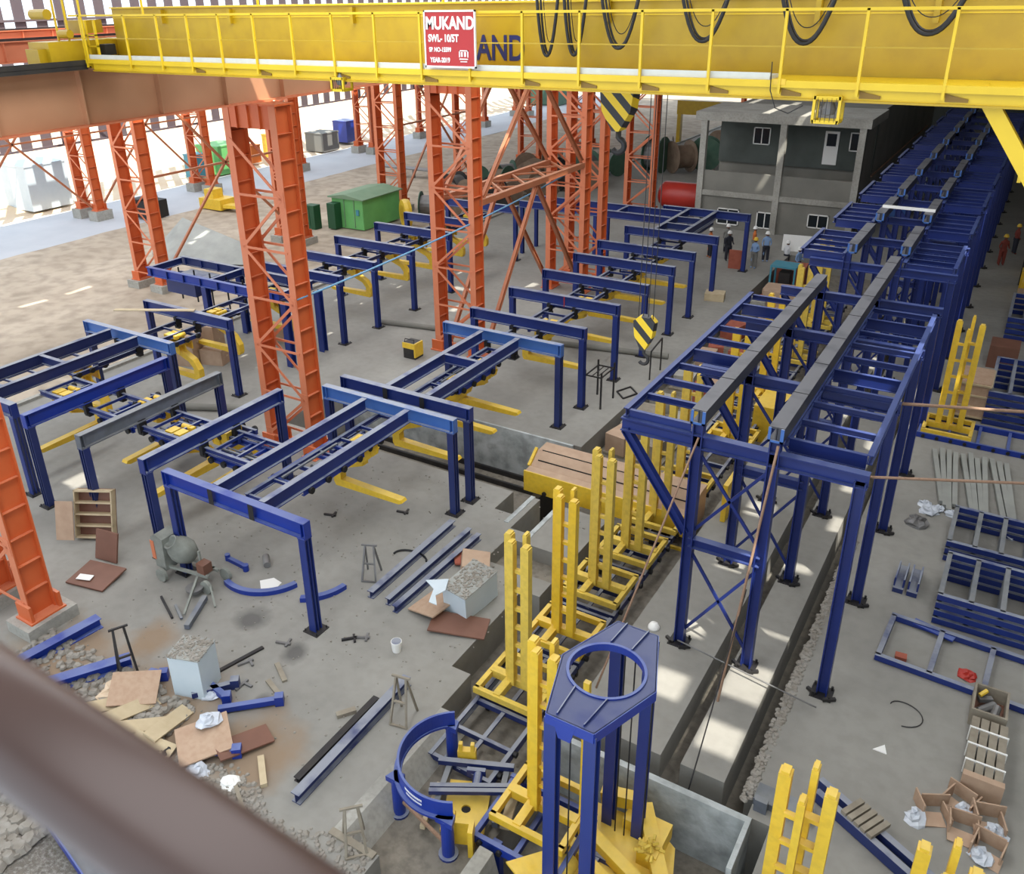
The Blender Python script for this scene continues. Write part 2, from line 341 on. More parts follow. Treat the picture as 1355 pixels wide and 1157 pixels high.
# unseen roof, slots and edge set to place sun and shade below
SLOTS = [((-5.2, 20.4), .8, 1.6), ((-3.4, 16.6), 1.0, 1.3), ((-3.4, 14.6), .9, .9), ((-3.7, 22.2), 1.1, 1.2), ((-5.3, 24.3), .8, .9), ((-3.3, 19.0), .9, .9), ((-5.2, 17.9), .7, .8), ((-5.0, 15.6), .8, .9), ((-2.9, 24.6), .7, .9), ((-4.8, 26.6), .7, .9), ((-3.0, 30.6), .6, 1.0), ((-4.6, 33.0), .6, 1.2), ((-2.6, 36.0), .6, 1.2), ((-4.5, 38.5), .6, 1.4), ((-2.8, 42), .6, 1.6), ((-4.2, 46), .6, 1.6),
         ((-30.0, 33.8), 2.2, .4), ((-29.0, 32.6), 1.8, .35), ((-27.4, 35.2), 2.0, .5), ((-29.6, 37.2), 2.4, .5), ((-31.0, 30.6), 1.6, .4), ((-28.2, 29.6), 1.2, .4), ((-27.2, 24.6), 1.4, .5), ((-29.0, 25.4), 1.2, .35), ((-26.4, 38.6), 2.0, .5), ((-27.5, 41.2), 2.2, .6), ((-28.6, 27.4), .9, .3), ((-29.5, 22.0), .9, .4), ((-24.5, 36.0), .4, 1.6), ((-23.0, 40.5), .5, 2.0),
         ((-25.9, 14.4), .8, .9), ((-27.2, 15.4), .5, 1.1), ((-3.0, 27.0), .8, .5), ((-4.6, 29.0), .5, .9), ((-2.2, 33.0), .5, .9), ((-19.5, 66), .5, 9), ((-22.5, 72), .4, 9), ((-17.0, 62), .4, 5)]
def dash(y): return ((-45.6, y), .35, 1.6)
SLOTS += [dash(y) for y in (22.5, 25.2, 28.0, 33.5, 37.0)]
def roof_mesh():
    zt = 20.0; holes = []
    for (x, y), a, b in SLOTS:
        t = zt / -SUN.z; cx, cy = x - SUN.x * t, y - SUN.y * t; holes.append((cx - a / 2, cx + a / 2, cy - b / 2, cy + b / 2))
    X0, X1, Y0, Y1 = -55.0, 16.0, -14.0, 125.0
    m = MB()
    xs = sorted({X0, X1} | {h[0] for h in holes} | {h[1] for h in holes}); xs = [x for x in xs if X0 <= x <= X1]
    for i in range(len(xs) - 1):
        xm = (xs[i] + xs[i + 1]) / 2; cur = Y0
        for h in sorted([h for h in holes if h[0] < xm < h[1]], key=lambda h: h[2]):
            if h[2] > cur: m.box(xs[i], xs[i + 1], cur, h[2], zt, zt + .04)
            cur = max(cur, h[3])
        m.box(xs[i], xs[i + 1], cur, Y1, zt, zt + .04)
    return m
struct('roof', roof_mesh(), STEEL)
# far cladding wall hung above the open side: sheets with open strips
wl = MB(); y = 22.0
while y < 150:
    wl.box(-62.7, -62.6, y, y + .82, 5.2, 20); y += 1.62
for z in (5.3, 13.9, 9.4): wl.box(-62.6, -62.45, 22, 150, z - .08, z + .08)
struct('wall_left', wl, CLAD)
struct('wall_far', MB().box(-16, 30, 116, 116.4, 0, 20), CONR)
struct('wall_right', MB().box(11, 11.3, -10, 116, 0, 20), CONB)
# rocks and gravel near the handrail
def rocks(name, n, x0, x1, y0, y1, r0, r1, z, lab, seed, fn=None):
    rnd = random.Random(seed); g = MB()
    for _ in range(n):
        x = rnd.uniform(x0, x1); y = rnd.uniform(y0, y1); r = rnd.uniform(r0, r1)
        if fn and not fn(x, y): continue
        k = len(g.v); ph = rnd.random() * 6
        pr = [(0.5, -.5), (1, 0), (.6, .55)]
        for q, zz in pr:
            for i in range(6): t = ph + i * math.pi / 3; rr = r * q * rnd.uniform(.75, 1.15); g.v.append(Vector((x + rr * math.cos(t), y + rr * math.sin(t), z + r * (zz + .4))))
        for m in range(2):
            for i in range(6): j = (i + 1) % 6; g.f.append((k + m * 6 + i, k + m * 6 + j, k + (m + 1) * 6 + j, k + (m + 1) * 6 + i))
        g.f.append(tuple(k + i for i in range(5, -1, -1))); g.f.append(tuple(k + 12 + i for i in range(6)))
    o = obj(name, g, GRAV); return tag(o, lab, 'gravel', None, 'stuff')
rocks('gravel', 2600, -14.5, -8.0, 6.0, 9.3, .03, .075, -.02, 'loose grey gravel spread beside the concrete pit edge', 1, lambda x, y: y < 8.3 + .25 * math.sin(x * 2) and x < -8.1)
rocks('rubble', 900, -19.5, -14.0, 6.8, 9.2, .05, .13, -.02, 'brown earth rubble and stones under the timber and boards', 2)
rocks('boulders', 600, -17.5, -14.2, 4.2, 6.3, .07, .2, -.2, 'pale broken stones below the handrail', 3)
rocks('broken_concrete', 800, -2.55, -2.34, 13.3, 24, .03, .075, -.03, 'broken white concrete crumbs along the cable trench edge', 4)
rocks('debris', 500, -20, -9.5, 9.0, 21, .012, .035, .0, 'small scattered scraps on the concrete floor', 5)

def patch(lab, c, rx, ry, m, seed, z=.006):
    rnd = random.Random(seed); g = MB(); n = 28; ph = rnd.random() * 6
    g.v.append(Vector((c[0], c[1], z)))
    for i in range(n):
        a = 2 * math.pi * i / n; k = 1 + .22 * math.sin(3 * a + ph) + .12 * math.sin(7 * a + ph * 2) + rnd.uniform(-.06, .06)
        g.v.append(Vector((c[0] + rx * k * math.cos(a), c[1] + ry * k * math.sin(a), z)))
    for i in range(n): g.f.append((0, 1 + i, 1 + (i + 1) % n))
    o = obj('dirt_patch', g, m); tag(o, lab, 'dirt', None, 'stuff')
# ------------------------------------------------------------ lattice columns
def lattice(name='lattice_column', H=12.1, w=2.0, pitch=1.75):
    t = thing(name, 'orange lattice column', 'column')
    for sx in (-1, 1):
        x = sx * w / 2; m = MB()
        for sy in (-1, 1): m.box(x - .13, x + .13, sy * .33 - .018, sy * .33 + .018, .05, H)
        m.box(x - .012, x + .012, -.32, .32, .05, H)
        z = .8
        while z < H: m.box(x - .12, x + .12, -.32, .32, z, z + .02); z += .8
        obj('chord', m, ORG, t)
        fm = MB()
        for sy in (-1, 1): fm.box(x - .14, x + .14, sy * .352 - .006, sy * .352 + .006, .05, H)
        obj('flange_cover', fm, ORF, t)
        b = MB().box(x - .35, x + .35, -.5, .5, 0.0, .05)
        for sy in (-1, 1):
            b.box(x - .3, x + .3, sy * .4 - .04, sy * .4 + .04, .05, .5)
        obj('base_plate', b, ORG, t)
    for sy in (-1, 1):
        m = MB(); z = .5; k = 0; y = sy * .36
        while z + pitch < H + .2:
            a, b = (-w / 2, w / 2) if k % 2 == 0 else (w / 2, -w / 2)
            m.bar((a, y, z), (b, y, z + pitch), .1, .03, (0, 1, 0)); m.bar((-w / 2, y, z), (w / 2, y, z), .08, .03, (0, 1, 0))
            m.prism([(-.2, -.25), (.1, -.25), (.1, .25), (-.2, .25)], -.01, .01, Matrix.Translation((a, y, z)) @ Matrix.Rotation(math.pi / 2, 4, 'X') @ Matrix.Scale(1 if a > 0 else -1, 4, (1, 0, 0)))
            z += pitch; k += 1
        obj('lacing', m, ORF, t)
    hd = MB().box(-w / 2 - .15, w / 2 + .15, -.34, -.30, H - .75, H).box(-w / 2 - .15, w / 2 + .15, .30, .34, H - .75, H).box(-w / 2 - .2, w / 2 + .2, -.4, .4, H - .06, H)
    for q in (-.5, 0, .5): hd.box(q - .015, q + .015, -.42, -.33, H - .75, H)
    obj('cap_girder', hd, ORG, t)
    return t
lc = lattice()
def pedestal(x, y, lab, w=.35):
    for s in (-1, 1):
        one('column_pedestal', MB().box(x + s * 1.0 - .5, x + s * 1.0 + .5, y - .7, y + .7, -.25, w), CONL, ('inner' if s > 0 else 'outer') + ' concrete pedestal of the ' + lab, 'pedestal', 'concrete column pedestals')
cols = [(-21, 9.25, 'orange lattice column nearest the handrail, on concrete pedestals', .35), (-21, 20, 'tall orange lattice column rising behind the blue portal frames at the near corner', 0),
        (-21, 30.8, 'orange lattice column tied to a horizontal brace truss on its far side', 0), (-21, 41.4, 'orange lattice column at the far end of the horizontal brace truss', 0),
        (-21, 43.6, 'orange lattice column standing close behind its twin at the expansion joint', 0), (-24.8, 60.5, 'orange lattice column in front of the red tank', 0),
        (-21, 75, 'distant orange lattice column past the red tank', 0)]
row2 = [(30.5, 'nearest orange lattice column of the outer row, on concrete blocks beside packed dirt'), (42, 'orange lattice column of the outer row behind the grey tarpaulin heap'), (53, 'orange lattice column of the outer row behind the green shed'), (63.5, 'orange lattice column of the outer row beyond the green shed near cable drums'), (74.5, 'far orange lattice column of the outer row behind the heap of cable drums'), (86, 'last visible orange lattice column of the outer row')]
row3 = [(40, 'nearest orange lattice column below the cladding wall by the road'), (51, 'second orange lattice column below the cladding wall by the road'), (62, 'third orange lattice column along the roadside row'), (73, 'fourth orange lattice column along the roadside row'), (84, 'fifth orange lattice column along the roadside row'), (95, 'sixth orange lattice column along the roadside row'), (106, 'seventh orange lattice column along the roadside row')]
G1 = 'orange lattice columns of the crane runway'; G2 = 'orange lattice columns of the outer row'; G3 = 'orange lattice columns along the road'
ped = MB()
for i, (x, y, lab, z) in enumerate(cols):
    if i == 0: lc.location = (x, y, z); lc['label'] = lab; lc['group'] = G1
    else: dup(lc, (x, y, z), None, lab, G1)
    if z: pedestal(x, y, 'lattice column nearest the handrail')
for y, lab in row2:
    dup(lc, (-42, y, .35), None, lab, G2); pedestal(-42, y, '%s column of the outer row' % ORD[row2.index((y, lab))])
for y, lab in row3:
    dup(lc, (-61, y, .6), None, lab, G3)
    pedestal(-61, y, '%s column along the road' % ORD[row3.index((y, lab))], .6)
# brace truss between the third and fourth columns
bt = thing('brace_truss', 'brown brace truss with crossed struts between two lattice columns', 'brace', (-21, 36, 6.6))
m = MB()
for x in (-20.0, -22.0): m.bar((x, 31.1, 6.9), (x, 41.1, 6.9), .22, .26)
obj('chord', m, BRC, bt)
m = MB(); z = 6.9
for i in range(5): m.bar((-20, 31.2 + i * 2, z), (-22, 33.2 + i * 2, z), .1, .1); m.bar((-22, 31.2 + i * 2, z), (-20, 33.2 + i * 2, z), .07, .07)
obj('lacing', m, BRC, bt)
for x in (-20.0, -22.0):
    for (y0, z0, y1, z1) in ((36.1, 6.8, 31.5, .2), (36.1, 6.8, 40.9, .6), (31.4, 7.1, 36.1, 12), (40.9, 7.1, 36.1, 12)):
        obj('diagonal', MB().ibeam((x, y0, z0), (x, y1, z1), .2, .16, .02), BRC, bt)
# bracing of the outer rows
def xbrace(x, y0, y1, lab, zb=.8, zt=11.8):
    t = thing('cross_bracing', lab, 'brace', (x, (y0 + y1) / 2, zb), 'thin cross bracing of the outer column rows')
    m1 = MB(); zm = 6.2; ym = (y0 + y1) / 2
    for a, b, c, d in ((y0, zb, ym, zm), (y1, zb, ym, zm), (y0, zt, ym, zm), (y1, zt, ym, zm)):
        obj('diagonal', MB().bar((x, a, b), (x, c, d), .13, .13), BRC, t)
    obj('strut', MB().bar((x, y0, zm), (x, y1, zm), .12, .12), BRC, t)
xbrace(-41.2, 30.9, 41.6, 'crossed brown braces beside the grey tarpaulin heap')
xbrace(-60.2, 40.4, 50.6, 'crossed braces between the two nearest roadside columns')
xbrace(-60.2, 29.4, 39.6, 'crossed braces before the nearest roadside column')
xbrace(-41.2, 53.4, 63.1, 'crossed brown braces behind the green shed')

# runway girders
def runway(x, z0, z1, y0, y1, m, lab, pitch=2.35, fw=.5, mf=None):
    t = thing('runway_girder', lab, 'girder', (x, y0, z0))
    obj('web', MB().box(x - .02, x + .02, y0, y1, z0, z1), m, t)
    obj('top_flange', MB().box(x - fw / 2, x + fw / 2, y0, y1, z1, z1 + .05), m, t)
    obj('bottom_flange', MB().box(x - fw / 2, x + fw / 2, y0, y1, z0 - .05, z0), mf or ORF, t)
    y = y0 + .3
    while y < y1 - 8: obj('stiffener', MB().box(x - fw / 2 + .05, x + fw / 2 - .05, y, y + .03, z0, z1), m, t); y += pitch
    obj('rail', MB().box(x - .04, x + .04, y0, y1, z1 + .05, z1 + .17), DARK, t)
    return t
runway(-21, 12.15, 13.45, 2, 112, BRN, 'deep brown runway girder carrying the yellow crane rail')
runway(-42, 12.5, 13.35, 2, 112, ORF, 'orange girder on top of the outer lattice columns', 1.6)
runway(-61, 12.75, 13.3, 24, 120, ORF, 'distant orange girder along the cladding wall', 2.2)
one('cable_tray', MB().box(-20.72, -20.3, 4, 14.0, 13.5, 13.6).box(-20.32, -20.28, 4, 14, 13.6, 13.72), DARK, 'dark cable tray lying along the top of the brown runway girder', 'tray')
one('surge_girder', MB().box(-22.8, -21.4, 2, 112, 13.50, 13.53), GREYB, 'grey walkway plate behind the brown runway girder top', 'walkway')

# ------------------------------------------------------------ portal frames
H0 = 3.35; BD = .46
def portal(span, mbeam, mleg, name='portal_gantry', black=False):
    """beam along +X from 0 to span, at origin"""
    t = thing(name, '', 'portal frame')
    obj('crossbeam', MB().ibeam((-.12, 0, H0 - BD / 2), (span + .12, 0, H0 - BD / 2), BD, .24, .03), mbeam, t)
    for x in (0, span):
        m = MB().box(x - .11, x + .11, -.02, .02, .03, H0 - BD)
        for s in (-1, 1): m.box(x - .11, x + .11, s * .11 - .014, s * .11 + .014, .03, H0 - BD)
        m.box(x - .13, x + .13, -.13, .13, H0 - BD - .03, H0 - BD - .001)
        obj('leg', m, mleg, t)
        b = MB().box(x - .24, x + .24, -.24, .24, 0, .03)
        for i in (-1, 1):
            for j in (-1, 1): b.cyl((x + i * .19, j * .19, .03), (x + i * .19, j * .19, .09), .02, 6)
        obj('base_plate', b, DARK, t)
    for x in (-.12, span + .12): obj('end_plate', MB().box(x - .012, x + .012, -.12, .12, H0 - BD, H0), mbeam, t)
    for x in (0, span): obj('web_stiffener', MB().box(x - .01, x + .01, -.11, .11, H0 - BD + .03, H0 - .03), mbeam, t)
    if black:
        for x in (span * .36, span * .66): obj('splice_band', MB().box(x - .09, x + .09, -.128, -.122, H0 - BD, H0 - .01), BLK, t)
    return t
XR0, SP = -18.5, 4.95
GP = 'blue portal frames of the overhead conveyor'
pp_b = portal(SP, BLUE, BLUE); pp_l = portal(SP, SKYB, BLUE2); pp_k = portal(SP, PURE, BLUE, black=True); pp_k2 = portal(SP, BLUE, BLUE2, black=True); pp_g = portal(SP + .3, GREYB, BLUE2); pp_p = portal(SP + .3, PURE, BLUE2); pp_n = portal(SP + .3, BLUE, BLUE2)  # pp_l and pp_p: sunlight painted into the crossbeam as a lighter blue
def place(proto, loc, rz, lab, used=set()):
    if id(proto) not in used:
        used.add(id(proto)); proto.location = loc; proto.rotation_euler = (0, 0, rz); proto['label'] = lab; proto['group'] = GP; return proto
    return dup(proto, loc, rz, lab, GP)
rrow = [(12.75, pp_k, 'bright blue portal frame nearest the viewer with two black bands'), (19.25, pp_l, 'portal frame painted sunlit blue, paired with a navy one at the trench edge'),
        (20.15, pp_k2, 'navy portal frame with black bands close behind the sunlit blue one'), (26.25, pp_l, 'portal frame painted sunlit blue just past the deep trench'),
        (28.2, pp_b, 'navy portal frame directly behind the sunlit blue one past the trench'), (31.3, pp_b, 'navy portal frame with thin red line, beside the striped hook block'),
        (34.35, pp_b, 'navy portal frame in front of the twin lattice columns'), (37.5, pp_b, 'navy portal frame level with the twin lattice columns'),
        (40.25, pp_b, 'navy portal frame behind the twin lattice columns'), (43.7, pp_b, 'navy portal frame second from the far end of the inner row'), (49.3, pp_b, 'farthest portal frame of the inner row beside standing workers')]
for y, p, lab in rrow: place(p, (XR0, y, 0), 0, lab)
one('survey_mark', MB().box(-15.92, -15.88, 31.165, 31.18, 2.9, 3.34), RED, 'thin red strap hanging on the navy portal beam by the hook block', 'strap')
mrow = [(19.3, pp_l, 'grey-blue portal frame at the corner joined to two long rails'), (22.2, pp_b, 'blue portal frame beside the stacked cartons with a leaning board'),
        (28.9, pp_b, 'blue portal frame partly hidden by the tall lattice column'), (31.45, pp_b, 'blue portal frame behind the tall lattice column with sunlit leg'),
        (34.5, pp_b, 'blue portal frame over a yellow hook near the green shed'), (37.9, pp_b, 'blue portal frame level with the green shed corner'), (40.7, pp_b, 'blue portal frame beside the yellow ring by the green shed'), (45.0, pp_b, 'far blue portal frame of the outer row near the cable drums')]
for y, p, lab in mrow: place(p, (-31.3, y, 0), 0, lab)
yrow = [(-19.68, pp_n, 'long blue portal frame running away from the mixer at the corner'), (-22.55, pp_g, 'grey unpainted portal beam on blue legs'), (-25.3, pp_p, 'bright sunlit blue portal frame beside the grey one')]
for x, p, lab in yrow: place(p, (x, 12.9, 0), math.pi / 2, lab)
place(pp_b, (-31.4, 13.1, 0), 0, 'blue portal frame at the picture edge behind the orange column')
# main rail pairs between portals
def rails(name, lab, xa, xb, y0, y1, zt, m, ties=(.5,), depth=.42):
    t = thing(name, lab, 'rail frame', ((xa + xb) / 2, y0, zt - depth), 'blue rail frames between portals')
    for x in (xa, xb): obj('rail', MB().ibeam((x, y0, zt - depth / 2), (x, y1, zt - depth / 2), depth, .2, .028), m, t)
    for k in ties: y = y0 + (y1 - y0) * k; obj('cross_tie', MB().ibeam((xa + .1, y, zt - .18), (xb - .1, y, zt - .18), .34, .16, .025), m, t)
    return t
rails('rail_pair', 'heavy blue rail pair joined to the nearest banded portal frame', -16.8, -15.1, 12.9, 19.1, 3.34, BLUE, ())
rails('rail_pair', 'heavy blue rail pair with cross tie over the deep trench', -16.8, -15.2, 20.3, 26.1, 3.34, BLUE, (.55,))
rails('rail_pair', 'grey-blue rail pair with cross ties at the left picture edge', -29.65, -28.05, 12.0, 19.15, 3.34, BLUE2, (.25, .58))
rails('rail_pair', 'blue rail pair between the last two inner portal frames', -17.0, -15.4, 43.8, 49.2, 3.34, BLUE2, (.3, .6))
t = thing('rail_pair', 'blue rail pair running sideways behind the twin lattice columns', 'rail frame', (-22, 48.5, 3), 'blue rail frames between portals')
for y in (46.6, 48.4): obj('rail', MB().ibeam((-27.0, y, 3.12), (-17.2, y, 3.12), .42, .2, .028), BLUE, t)
for x in (-24, -20.5): obj('cross_tie', MB().ibeam((x, 46.7, 3.15), (x, 48.3, 3.15), .34, .16, .025), BLUE, t)
for x, y in ((-26.8, 46.6), (-26.8, 48.4), (-21.8, 46.6), (-21.8, 48.4)): obj('leg', MB().ibeam((x, y, 0), (x, y, 2.91), .2, .2, .025), BLUE, t)
# wide double frame on the outer row
t = thing('drive_gantry', 'long blue double-beam drive frame with stiffeners beside the dirt', 'frame', (-32, 26.6, 0))
for y in (25.6, 27.7):
    obj('long_beam', MB().ibeam((-35.6, y, 3.14), (-26.9, y, 3.14), .42, .2, .03), PURE if y < 26 else BLUE2, t)
    for i in range(8): obj('stiffener', MB().box(-35.3 + i * 1.15, -35.27 + i * 1.15, y - .1, y + .1, 2.95, 3.33), BLUE, t)
for x in (-35.5, -31.3, -27.0): obj('cross_beam', MB().ibeam((x, 25.7, 3.16), (x, 27.6, 3.16), .34, .18, .03), BLUE, t)
for x, y in ((-31.6, 25.6), (-26.6, 25.6), (-31.6, 27.7), (-26.6, 27.7)): obj('leg', MB().ibeam((x, y, 0), (x, y, 2.94), .3, .3, .03), BLUE, t)
obj('hopper', MB().prism([(-34.6, 25.8), (-32.6, 25.8), (-32.6, 27.4), (-34.6, 27.4)], 2.2, 2.9), BLUE2, t)
for i in range(7): obj('hanger_rod', MB().cyl((-34.6 + i * 1.1, 26.6, 1.6), (-34.6 + i * 1.1, 26.6, 3.2), .04, 6), BLK, t)
obj('inner_rail', MB().bar((-35, 26.3, 2.8), (-27, 26.3, 2.8), .08, .12).bar((-35, 27.0, 2.8), (-27, 27.0, 2.8), .08, .12), BLUE2, t)

# conveyor tracks (ladder frames hung under the portals)
def track(lab, p0, p1, w, z=2.68, step=.95, m=BLUE2):
    p0 = Vector((*p0, z)); p1 = Vector((*p1, z)); a = (p1 - p0).normalized(); s = Vector((-a.y, a.x, 0)); L = (p1 - p0).length
    t = thing('conveyor_track', lab, 'conveyor track', tuple(p0), 'conveyor tracks hung under the portals')
    for k in (-1, 1): obj('side_rail', MB().ibeam(p0 + s * k * w / 2, p1 + s * k * w / 2, .17, .11, .018), m, t)
    n = int(L / step)
    for i in range(n + 1): c = p0 + a * (i * step + .1); obj('rung', MB().bar(c - s * w / 2, c + s * w / 2, .07, .09), m, t)
    return t
def hangers(pts, z0=2.7, z1=2.9):
    pass
track('ladder track under the inner portal row, from the trench to the far end', (-16.05, 26.8), (-16.05, 49), 1.2)
track('ladder track between the near banded portal and the trench', (-16.0, 13.6), (-16.0, 26.0), 1.0, m=BLUE)
track('ladder track running sideways under the three long portals', (-28.0, 15.6), (-17.2, 15.6), 1.3, 2.66, m=BLUE)
track('ladder track under the outer portal row', (-28.9, 17.5), (-28.9, 46), 1.2)
track('outer ladder track below the grey-blue rail pair', (-30.8, 13.4), (-30.8, 19.0), .9, 2.3)
# black hanger clamps
def clamp(x, y, rz=0):
    return MB().box(x - .07, x + .07, y - .14, y + .14, 2.5, 2.93).box(x - .12, x + .12, y - .09, y + .09, 2.42, 2.56)
cl = MB()
def clampset(lab, pts):
    t = thing('hanger_clamp', lab, 'clamp', (pts[0][0], pts[0][1], 2.5), 'black hanger clamps under portal beams')
    for x, y in pts: obj('clamp_body', clamp(x, y), BLK, t)
for i, (y, p, lab) in enumerate(rrow[3:10]): clampset('pair of black hanger clamps under the ' + ' '.join(lab.split()[:9]), [(-16.65, y), (-15.45, y)])
for i, (y, p, lab) in enumerate(mrow[:7]): clampset('pair of black hanger clamps under the ' + ' '.join(lab.split()[:9]), [(-29.5, y), (-28.3, y)])
for x, p, lab in yrow: clampset('pair of black hanger clamps under the ' + ' '.join(lab.split()[:8]), [(x, 14.95), (x, 16.25)])

# ------------------------------------------------------------ C-hook carriers
def carrier(name='c_hook_carrier', mm=YEL):
    """track along local Y, arm to +X"""
    t = thing(name, '', 'hook carrier')
    f = MB()
    for x in (-.36, .36): f.bar((x, -.75, 2.5), (x, .75, 2.5), .1, .16)
    for y in (-.6, 0, .6): f.bar((-.36, y, 2.5), (.36, y, 2.5), .08, .1)
    obj('trolley_frame', f, BLUE, t)
    for x in (-.47, .47):
        for y in (-.55, .0, .55): obj('wheel', MB().lathe((x, y, 2.52), [(.03, -.06), (.1, -.05), (.11, 0), (.1, .05), (.03, .06)], 12, 'X'), BLK, t)
    h = MB()
    for y in (-.34, 0, .34): h.prism([(-.3, 2.42), (.55, 2.42), (.48, 2.2), (.2, 2.05), (-.3, 2.0)], y - .025, y + .025, Matrix(((1, 0, 0, 0), (0, 0, 1, 0), (0, 1, 0, 0), (0, 0, 0, 1))))
    h.box(.12, .5, -.34, -.04, 2.2, 2.72).box(.12, .5, .04, .34, 2.2, 2.72).box(-.3, .1, -.3, .3, 2.3, 2.42)
    obj('hanger_bracket', h, mm, t)
    Mz = Matrix(((1, 0, 0, 0), (0, 0, 1, 0), (0, 1, 0, 0), (0, 0, 0, 1)))
    hk = MB().prism([(-.1, 2.35), (-.1, 2.05), (-.75, 1.75), (-1.02, 1.35), (-1.02, 1.02), (-.95, .88), (1.55, .93), (1.68, 1.0), (1.62, 1.08), (-.72, 1.14), (-.72, 1.38), (-.5, 1.62), (.25, 1.9), (.25, 2.35)], -.13, .13, Mz)
    obj('hook_arm', hk, mm, t)
    obj('trolley_motor', MB().cyl((-.1, -.2, 2.66), (-.1, .15, 2.66), .09, 12).box(-.18, -.02, .15, .3, 2.57, 2.72), YEL, t)
    return t
cp = carrier(); GC = 'yellow hook carriers on the overhead conveyor'
cars = [((-16.0, 17.7), 0, 'yellow hook carrier whose pointed arm lies just past the nearest banded portal'), ((-16.0, 20.75), 0, 'yellow hook carrier with its arm reaching out between the paired portals'),
        ((-16.0, 23.0), 0, 'yellow hook carrier hanging over the deep trench, first past the paired portals'), ((-16.0, 24.7), 0, 'yellow hook carrier hanging over the deep trench by its far wall'),
        ((-16.0, 29.7), 0, 'yellow hook carrier between the sunlit blue portal and the red-strapped one'), ((-16.0, 33.0), 0, 'yellow hook carrier above the floor left of the striped hook block'),
        ((-16.0, 35.9), 0, 'yellow hook carrier behind the striped hook block'), ((-16.0, 38.9), 0, 'yellow hook carrier level with the rear of the twin lattice columns'), ((-16.0, 41.9), 0, 'yellow hook carrier near the far end of the inner row'),
        ((-28.9, 17.3), math.pi, 'yellow hook carrier in the pale rail pair at the picture edge'), ((-28.25, 21.2), math.pi, 'yellow hook carrier with large curved neck beside the stacked cartons'), ((-28.9, 24.0), math.pi, 'yellow hook carrier between the carton stack and the drive frame'),
        ((-28.9, 27.2), math.pi, 'yellow hook carrier under the drive frame behind the tall lattice column'), ((-28.9, 33.0), math.pi, 'yellow hook carrier with curved neck over the sunlit floor'), ((-28.9, 36.2), math.pi, 'yellow hook carrier facing the green shed'),
        ((-28.9, 38.6), math.pi, 'yellow hook carrier next in line past the green shed corner'), ((-28.9, 41.6), math.pi, 'yellow hook carrier seen behind the lattice column with brace truss'), ((-28.9, 44.2), math.pi, 'farthest yellow hook carrier of the outer row'),
        ((-27.2, 15.6), -math.pi / 2, 'yellow hook carrier turned sideways beside the sunlit blue portal'), ((-23.9, 16.6), -math.pi / 2, 'yellow hook carrier turned sideways between grey and sunlit blue portals'), ((-21.3, 15.6), -math.pi / 2, 'yellow hook carrier turned sideways between the grey and corner portals'), ((-20.1, 16.4), -math.pi / 2, 'yellow hook carrier turned sideways nearest the concrete mixer')]
for i, ((x, y), rz, lab) in enumerate(cars):
    if i == 0: cp.location = (x, y, 0); cp['label'] = lab; cp['group'] = GC
    else: dup(cp, (x, y, 0), rz, lab, GC)

def trolley(lab, x, y, rz, L=2.0, w=1.0, z=2.5):
    t = thing('transfer_trolley', lab, 'trolley', (x, y, z), 'blue wheeled trolleys on the conveyor tracks')
    for k in (-1, 1): obj('side_beam', MB().channel((x + k * w / 2, y - L / 2, z), (x + k * w / 2, y + L / 2, z), .2, .1, .02), PURE, t)
    for k in (-.42, -.1, .2, .46): obj('cross_bar', MB().bar((x - w / 2, y + k * L, z), (x + w / 2, y + k * L, z), .08, .1), PURE, t)
    for k in (-1, 1):
        for q in (-.4, -.13, .13, .4): obj('wheel', MB().cyl((x + k * (w / 2 + .06), y + q * L, z - .03), (x + k * (w / 2 + .14), y + q * L, z - .03), .1, 12), BLK, t)
    obj('drive_shaft', MB().cyl((x, y - L * .4, z + .08), (x, y + L * .4, z + .08), .03, 8).cyl((x, y - .2, z + .1), (x, y + .15, z + .1), .08, 10), STEEL, t)
    obj('grey_bar', MB().bar((x - w * .2, y - L * .45, z + .16), (x - w * .2, y + L * .45, z + .16), .07, .05), GREYB, t)
    t.rotation_euler = (0, 0, rz)
trolley('blue wheeled trolley inside the nearest heavy rail pair', -16.0, 15.9, 0, 2.6, 1.25, 2.62)
trolley('blue wheeled trolley between the corner portal and the heavy rails', -18.6, 15.6, math.pi / 2, 2.0, 1.2, 2.4)
trolley('blue wheeled trolley between grey and corner portals', -21.4, 15.6, math.pi / 2, 1.8, 1.2, 2.4)
trolley('blue wheeled trolley between sunlit and grey portals', -24.0, 15.6, math.pi / 2, 1.8, 1.2, 2.4)
trolley('blue wheeled trolley inside the rail pair over the trench', -16.0, 23.6, 0, 2.4, 1.1, 2.55)
